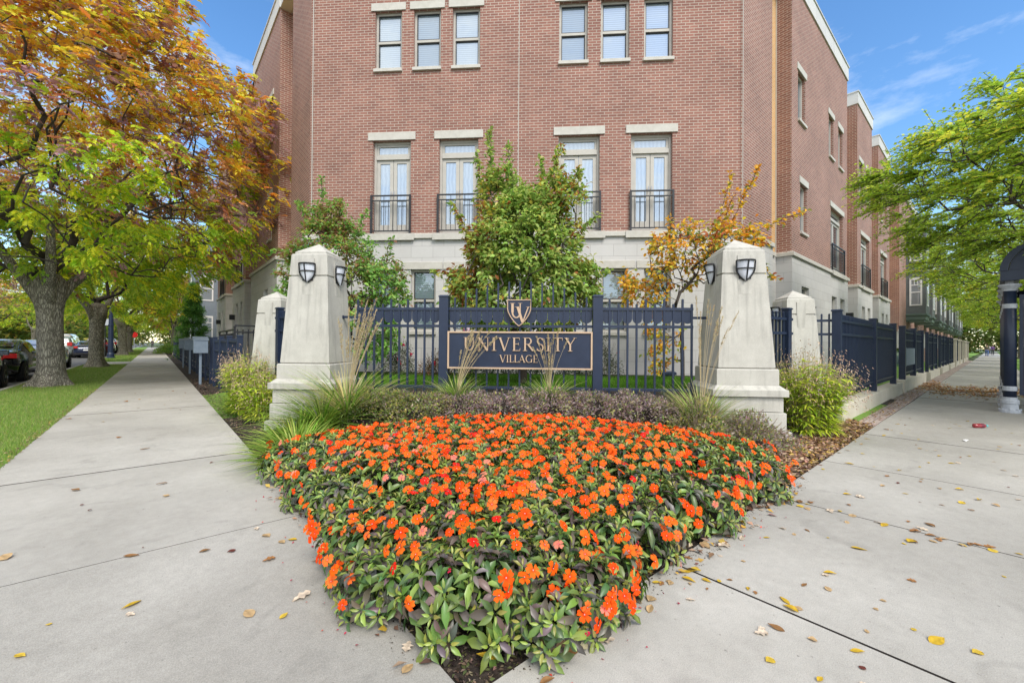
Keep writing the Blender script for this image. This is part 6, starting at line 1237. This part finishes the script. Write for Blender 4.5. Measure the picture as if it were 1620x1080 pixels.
for _ in range(9000):
    u, v = rng.uniform(-.04, 3.7, 2); t = math.hypot(u, v); th = math.atan2(v, u)-math.pi/4
    if t > rho(th) or (u+v)*q2 < .27 or min(u, v) < -.03: continue
    if t > 1.5 and min(u, v) < .03: continue
    if all((u-a)**2+(v-b)**2 > (.165 if t < 1.0 else .215)**2 for a, b in pts): pts.append((u, v))
nfl = 0; FXY = []
for i, (u, v) in enumerate(pts):
    h = mound(u, v); th = math.atan2(v, u)-math.pi/4; e = min(u, v, rho(th)-math.hypot(u, v)); edge = e < .30; z = 0.0 if edge else .02
    r = bpy.data.objects.new('impatiens_plant', None); r.empty_display_size = .1; COL.objects.link(r); r.location = (u, v, z); tag(r, 'orange impatiens plant '+('at the bare soil tip of the corner bed' if (u+v)*q2 < .75 else 'in the back rows of the corner bed, before the purplish hedge' if rho(math.atan2(v, u)-math.pi/4)-math.hypot(u, v) < .5 else 'spilling over the left pavement edge of the corner bed' if u < .35 else 'spilling over the right pavement edge of the corner bed' if v < .35 else 'in the left half of the flower mound' if v > u else 'in the right half of the flower mound'), 'flowering plant', 'impatiens plants massed in the corner bed')
    me = (VARE if edge else VAR)[int(rng.integers(5))]; f = bpy.data.objects.new('foliage', me); COL.objects.link(f); f.parent = r; sc = h/(.30 if edge else .34)*rng.uniform(.93, 1.07); f.scale = (1.0, 1.0, sc); f.rotation_euler = (0, 0, rng.uniform(0, 6.28))
    D = math.hypot(u-CAM.x, v-CAM.y); far = min(1, max(0, (D-1.6)/3.2)); nf = int(rng.poisson(8.5+7.0*far)) if D > 2.7 else int(rng.poisson(15))
    for k in range(nf):
        a = rng.uniform(0, 6.28); q = math.sqrt(rng.random())*.17; du, dv = math.cos(a)*q, math.sin(a)*q; x_, y_ = u+du, v+dv; 
        if any((x_-a_)**2+(y_-b_)**2 < (.046 if D < 3 else .04)**2 for a_, b_ in FXY[-700:]): continue
        FXY.append((x_, y_)); hz = mound(x_, y_)+rng.uniform(.0, .035)+(.034 if D < 3.0 else .01); g0 = .06; gx = (mound(x_+g0, y_)-mound(x_-g0, y_))/(2*g0); gy = (mound(x_, y_+g0)-mound(x_, y_-g0))/(2*g0)
        if edge and rng.random() < .55: hz *= rng.uniform(.45, .95); out = Vector((-1 if u < v else 0, -1 if v <= u else 0, 0)) if e == min(u, v) else Vector((u, v, 0)).normalized(); tg = rng.uniform(-.13, .13); x_ = u+out.x*.215-out.y*tg; y_ = v+out.y*.215+out.x*tg; hz = h*rng.uniform(.5, 1.02); nr = Vector((out.x, out.y, .6))
        else: nr = Vector((-gx, -gy, 1))
        toc = (CAM-Vector((x_, y_, hz))).normalized(); nr = (nr.normalized()+Vector((-.5, -.5, .1))*.45+Vector(rng.normal(0, .38, 3))).normalized()
        rr = rng.random(); me = FO[int(rng.integers(7))] if rr < .86 else FR_[int(rng.integers(2))] if rr < .91 else FS[int(rng.integers(3))] if rr < .96 else BUD
        fo = bpy.data.objects.new('flower' if me is not BUD else 'bud', me); COL.objects.link(fo); fo.parent = r; fo.location = (x_-u, y_-v, hz-z); s = rng.uniform(.82, 1.15); fo.scale = (s, s, s*(1 if me is not BUD else 1.6)); fo.rotation_euler = (nr.to_track_quat('Z', 'Y') @ Matrix.Rotation(rng.uniform(0, 6.28), 3, 'Z').to_quaternion()).to_euler(); nfl += 1
print('impatiens', len(pts), 'flowers', nfl)
r = root('plant_tag', (1.62, 1.72, .36), 'small white and teal plant tag among the orange flowers', 'plant tag'); fr = rotfr(1.62, 1.72, .36, -.7); mb = MB(); mb.poly(fr, [(0, 0, 0), (.06, 0, .01), (.06, -.01, .06), (0, -.01, .05)]); build(mb, 'card', WHITEF, r); mb = MB(); mb.poly(fr, [(.005, -.004, .004), (.055, -.004, .014), (.055, -.006, .024), (.005, -.006, .014)]); build(mb, 'printed_band', noisy('teal_ink', (.02, .3, .32), (.03, .35, .36), 5, .5, 0), r)

# ================================================================== FALLEN LEAVES AND LITTER
def dead_leaf_mesh(seed, pal, L, kind):
    g = np.random.default_rng(seed); V, F, C_ = [], [], []; n = 6; curl = g.uniform(.15, .5); c = np.array(pal)
    for i in range(n+1):
        t = i/n; wd = math.sin(math.pi*min(1, t*1.02)**.8)*(.28 if kind == 'long' else .42)+.01
        if kind == 'lobed': wd *= (1.25 if i % 2 else .55)
        for e in (-1, -.5, 0, .5, 1): V.append(((t-.5)*L, e*wd*L*.9, L*(curl*.28*abs(e)**1.5*(1+.4*math.sin(6*t+seed))+.10*math.sin(math.pi*t)+.10*curl*(t*t))+.001+g.normal(0, .006*L))); C_.append(c*(1+g.normal(0, .12))*(0.8 if e == 0 else 1))
    for i in range(n):
        for j in range(4): a = i*5+j; F.append((a, a+1, a+6, a+5))
    me = bpy.data.meshes.new('fallen_leaf'); me.from_pydata(V, [], F); ca = me.color_attributes.new('Col', 'FLOAT_COLOR', 'POINT'); arr = np.ones((len(V), 4), dtype=np.float32); arr[:, :3] = np.clip(np.array(C_), .002, 1); ca.data.foreach_set('color', arr.ravel()); me.materials.append(LITTER); return me
KIN = [('yellow', (.55, .36, .03), 'long', .075), ('golden oval', (.60, .42, .05), 'oval', .055), ('brown curled', (.25, .13, .05), 'long', .085), ('tan', (.48, .33, .17), 'oval', .06), ('pale lobed', (.58, .48, .37), 'lobed', .075), ('rust brown', (.33, .16, .06), 'lobed', .07), ('dark reddish', (.14, .04, .03), 'oval', .04)]
DL = {k: [dead_leaf_mesh(400+10*i+j, c, L*(.9+.15*j), sh) for j in range(3)] for i, (k, c, sh, L) in enumerate(KIN)}
def fallen(u, v, kind, where, z=.004, s=1):
    o = bpy.data.objects.new('fallen_leaf', DL[kind][int(rng.integers(3))]); COL.objects.link(o); o.location = (u, v, z); o.rotation_euler = (rng.normal(0, .08), rng.normal(0, .08), rng.uniform(0, 6.28)); s *= rng.uniform(.45, 1.2); o.scale = (s, s*rng.uniform(.7, 1.1), s*rng.uniform(.3, .8))
    if where == 'right pavement': where = 'right pavement, near the flower bed' if u < 3.1 else 'right pavement, beyond the leafy joint' if u < 6 else 'right pavement, towards the bus shelter'
    tag(o, '%s fallen leaf on the %s' % (kind, where), 'leaf', '%s fallen leaves on the %s' % (kind, where))
kk = [k[0] for k in KIN]
for _ in range(210):
    u = 1.0+9*rng.random()**1.3; v = -rng.random()*(.6+.34*u) - .02
    fallen(u, max(v, -3.4), kk[rng.choice(7, p=[.2, .18, .13, .2, .15, .11, .03])], 'right pavement', s=.82)
for _ in range(36): u = rng.uniform(3.2, 3.3)-.18; fallen(u+rng.normal(0, .03), -rng.random()**1.3*1.9-.02, kk[rng.choice(6)], 'joint of the right pavement', s=.85)
for k_, u, v in (('brown curled', -.95, 2.06), ('brown curled', -.62, 1.86), ('yellow', -.93, 1.45), ('golden oval', -1.2, 1.5), ('pale lobed', -.93, 1.36), ('golden oval', -1.25, 1.3), ('tan', -1.27, 1.02), ('yellow', -.88, .62), ('yellow', -.62, .55), ('tan', -.52, 1.02), ('golden oval', -.40, .9), ('pale lobed', -.3, 1.0), ('rust brown', -.35, 1.5), ('pale lobed', -.33, 2.0), ('tan', -.3, 1.85), ('brown curled', -.8, 3.55), ('brown curled', -1.35, 3.8), ('rust brown', -1.2, 6.2), ('tan', -1.5, 2.5), ('dark reddish', -.9, 2.15), ('dark reddish', -.5, 1.75), ('rust brown', -.7, 9.5), ('rust brown', -1.3, 10.5), ('rust brown', -1.2, 12.2)): fallen(u, v, k_, 'left pavement')
for _ in range(22): fallen(rng.uniform(-1.9, -.1), rng.uniform(3, 14), kk[rng.choice([2, 3, 5, 6])], 'left pavement', s=.8)
for _ in range(18): a = rng.random(); fallen(-rng.uniform(.05, .25) if a < .35 else rng.uniform(.1, 3.2), rng.uniform(.1, 2.0) if a < .35 else -rng.uniform(.04, .22), kk[rng.choice([0, 1, 3, 4])], 'concrete against the flower bed')
for u, v in ((.1, -.1), (.02, -.05), (.25, -.14), (.42, -.1), (.15, .1), (.2, .22)): fallen(u, v, kk[rng.choice([0, 2, 3])], 'bare soil tip of the bed', z=.01)
# petals dropped beside the bed
def litter(name, pts, size, pal, label, lw=.5, cat='leaf litter', flat=.25):
    n = len(pts); X = unit(n); X[:, 2] *= flat; Z = np.tile([0, 0, 1.], (n, 1))+rng.normal(0, .35, (n, 3)); L = rng.uniform(size[0], size[1], n); o = scatter(name, LEAF4, pts, X, Z, L, L*lw, pick(pal, n, .2), LITTER); tag(o, label, cat, kind='stuff'); return o
n = 60; a = rng.random(n); q = np.stack([np.where(a < .4, -rng.uniform(.05, .3, n), rng.uniform(.2, 3.2, n)), np.where(a < .4, rng.uniform(.3, 2.8, n), -rng.uniform(.05, .3, n)), np.full(n, .008)], 1)
litter('dropped_petals', q, (.008, .02), [(.6, .05, .02), (.4, .01, .05)], 'tiny red and orange petals dropped on the concrete by the flowers', .7, 'petals')
LP = [(.36, .22, .13), (.26, .15, .09), (.46, .32, .21), (.16, .09, .06), (.50, .33, .08), (.40, .28, .2)]
n = 5200; u = rng.uniform(3.3, 8.0, n); v = rng.random(n)**.85*(.42+.0*u); q = np.stack([u, v, soilz(u, v)+rng.uniform(.0, .035, n)], 1); litter('leaf_litter', q, (.03, .07), LP, 'brown leaf litter around the large right pillar and sea oats', .55)
n = 4200; v = rng.uniform(-2.2, .3, n); u = 17.6+.5*v+rng.normal(0, 1.1, n)+.7*np.sin(v*3.1)+.4*np.sin(v*7.7+1); k_ = rng.random(n) < .35+.65*(np.sin(u*4.3+v*2.1) > -.2); u, v = u[k_], v[k_]; n = len(u); q = np.stack([u, v, .005+rng.uniform(0, .02, n)], 1); litter('leaf_litter', q, (.04, .09), [(.42, .24, .11), (.5, .32, .15), (.3, .17, .08)], 'drift of rusty leaves across the right pavement beyond the bus shelter', .55)
n = 900; u = rng.uniform(5, 16, n); v = rng.uniform(.0, .36, n); q = np.stack([u, v, np.full(n, .008)], 1); litter('leaf_litter', q, (.02, .05), LP, 'scattered dry leaves on the paver strip below the low wall', .55)
n = 2600; u = rng.uniform(-.0, .42, n)*rng.random(n)**.3; v = rng.uniform(3.2, 16, n); q = np.stack([u, v, .01+rng.uniform(0, .02, n)], 1); litter('mulch_chips', q, (.02, .05), [(.09, .06, .045), (.05, .035, .03), (.2, .15, .12), (.28, .2, .14)], 'dark bark mulch along the left fence and pavement edge', .35, 'mulch')
n = 2200; t_ = rng.random(n)**.6*.75; s_ = (rng.random(n)*2-1)*t_; u = (t_+s_)*q2; v = (t_-s_)*q2; q = np.stack([u, v, soilz(u, v)+rng.uniform(.0, .015, n)], 1); litter('mulch_chips', q, (.008, .03), [(.10, .07, .05), (.05, .035, .03), (.22, .16, .12), (.12, .13, .05)], 'crumbs of mulch on the bare tip of the flower bed', .5, 'mulch')
n = 500; v = rng.uniform(2.5, 14, n); u = -1.98-rng.random(n)*.1; q = np.stack([u, v, np.full(n, .012)], 1); litter('mulch_chips', q, (.02, .045), LP, 'dry leaf crumbs along the grass edge of the left pavement', .5, 'leaf litter')
n = 260; a = rng.random(n); u = np.where(a < .25, -rng.random(n)**2*.14, rng.uniform(.35, 3.6, n)); v = np.where(a < .25, rng.uniform(.2, 2.9, n), -rng.random(n)**2*.15+.02); q = np.stack([u, v, .006+rng.uniform(0, .015, n)], 1); litter('leaf_litter', q, (.025, .07), LP+[(.55, .36, .06)], 'dry leaves and crumbs caught along the edge of the orange flower bed', .55)
n = 1500; a = rng.random(n) < .4; u = np.where(a, -rng.random(n)**2.5*.12, rng.uniform(.2, 3.8, n)); v = np.where(a, rng.uniform(.2, 5.5, n), -rng.random(n)**2.5*.14); q = np.stack([u, v, np.full(n, .004)], 1); litter('soil_crumbs', q, (.004, .012), [(.10, .07, .05), (.05, .035, .03)], 'soil spilled on the concrete along the edges of the flower bed', .7, 'soil')
# bottle and scrap on the right pavement
r = root('drink_bottle', (8.9, -1.09, .035), 'red plastic bottle with teal cap lying on the right pavement', 'bottle'); bf = Fr((8.9, -1.09, .036), (.95, -.3, 0), (0, 0, 1), (.3, .95, 0)); bf = Fr((8.83, -1.02, .036), (0, 0, 1), (.7, .7, 0), (.72, -.69, 0))
mb = MB(); mb.ring(bf, 0, 0, [(.02, 0), (.034, .012), (.035, .06), (.031, .075), (.035, .09), (.034, .15), (.018, .185)], 16); build(mb, 'bottle_body', noisy('red_plastic', (.25, .01, .02), (.33, .02, .03), 5, .15, 0, coat=.8), r, smooth=True); mb = MB(); mb.ring(bf, 0, 0, [(.0355, .10), (.0355, .14)], 16, cap=False); build(mb, 'bottle_label', noisy('maroon_label', (.14, .01, .03), (.18, .02, .04), 5, .4, 0), r); mb = MB(); mb.ring(bf, 0, 0, [(.019, .185), (.019, .21), (.017, .213)], 14); build(mb, 'bottle_cap', noisy('teal_plastic', (.1, .45, .45), (.15, .5, .5), 5, .3, 0), r)
mb = MB(); g = rng
P = [(math.cos(2*math.pi*i/9)*.045*g.uniform(.6, 1.2), math.sin(2*math.pi*i/9)*.03*g.uniform(.6, 1.2), .006+.018*g.random()) for i in range(9)]; fr = Fr((7.35, -.98, 0), (1, 0, 0), (0, 1, 0))
for i in range(9): mb.poly(fr, [P[i], P[(i+1) % 9], (0, 0, .03)])
o = build(mb, 'paper_scrap', WHITEF); tag(o, 'crumpled white paper scrap on the right pavement near the bottle', 'paper scrap')

def far_trees(pts, label, pal, seed):
    g = np.random.default_rng(seed); C = np.array(pts, float); n = len(C)*1100; i = np.repeat(np.arange(len(C)), 1100); v = unit(n); q = g.uniform(.5, 1, n)[:, None]
    P = C[i, :3]+v*q*C[i, 3:6]; P = P[P[:, 2] > .2]; n = len(P); o = scatter('distant_trees', LEAF4, P, unit(n), unit(n), g.uniform(.5, 1.1, n), .55, pick(pal, n, .2), LEAF); tag(o, label, 'trees', kind='stuff')
g_ = np.random.default_rng(77)
far_trees([(-10-34*g_.random(), 108+60*g_.random(), 4.0+g_.random(), 6, 5, 5+2*g_.random()) for _ in range(42)]+[(-14+32*g_.random(), 185+20*g_.random(), 5, 6, 5, 6) for _ in range(10)]+[(-58+6*g_.random(), v_, 4.5, 5, 6, 5) for v_ in range(0, 120, 9)], 'hazy mass of yellow green trees at the far end of the left street', [(.24, .30, .045), (.17, .25, .04), (.34, .28, .05), (.12, .19, .04)], 1)
far_trees([(150+40*g_.random(), -40+60*g_.random(), 5, 5, 6, 6) for _ in range(24)]+[(20+12*k, -24-4*g_.random(), 5, 6, 5, 5) for k in range(12)], 'mass of green trees at the far end of the right street', [(.13, .2, .03), (.17, .23, .04), (.22, .21, .05)], 2)
# ================================================================== FAR BUILDINGS ACROSS THE LEFT STREET
def block(u0, u1, v0, v1, h, label, name='apartment_building', nz_=3):
    r = root(name, ((u0+u1)/2, (v0+v1)/2, 0), label, 'building', 'brick blocks across the left street'); b = MB(); n = int((v1-v0)/3.2); ops = []
    fr = Fr((u1, v0, 0), (0, 1, 0), (-1, 0, 0)); 
    for i in range(n):
        for k in range(nz_): ops.append((.9+3.2*i, 2.2+3.2*i, 1.2+3.1*k, 2.9+3.1*k))
    b.wall(fr, 0, v1-v0, 0, -.2, h, ops); b.box(W0, u0, u1-.2, v0+.002, v0+.05, -.2, h-.01); build(b, 'brick_wall', BRICK, r)
    f2 = Fr((u0, v0, 0), (1, 0, 0), (0, 1, 0))
    m_ = MB(); m_.box(W0, u0-.1, u1+.1, v0-.1, v1+.1, h, h+.4); build(m_, 'parapet', PANEL, r)
    for (a, c, d, e) in ops: window(fr, r, a, c, d, e, 0, pane=PANE_D, style='fixed', sill=False, fmat=WHITEF)
block(-46, -34, 30, 62, 9.6, 'brick apartment block with white windows across the left street'); block(-44, -32, 70, 110, 9.6, 'farther brick apartment block across the left street')
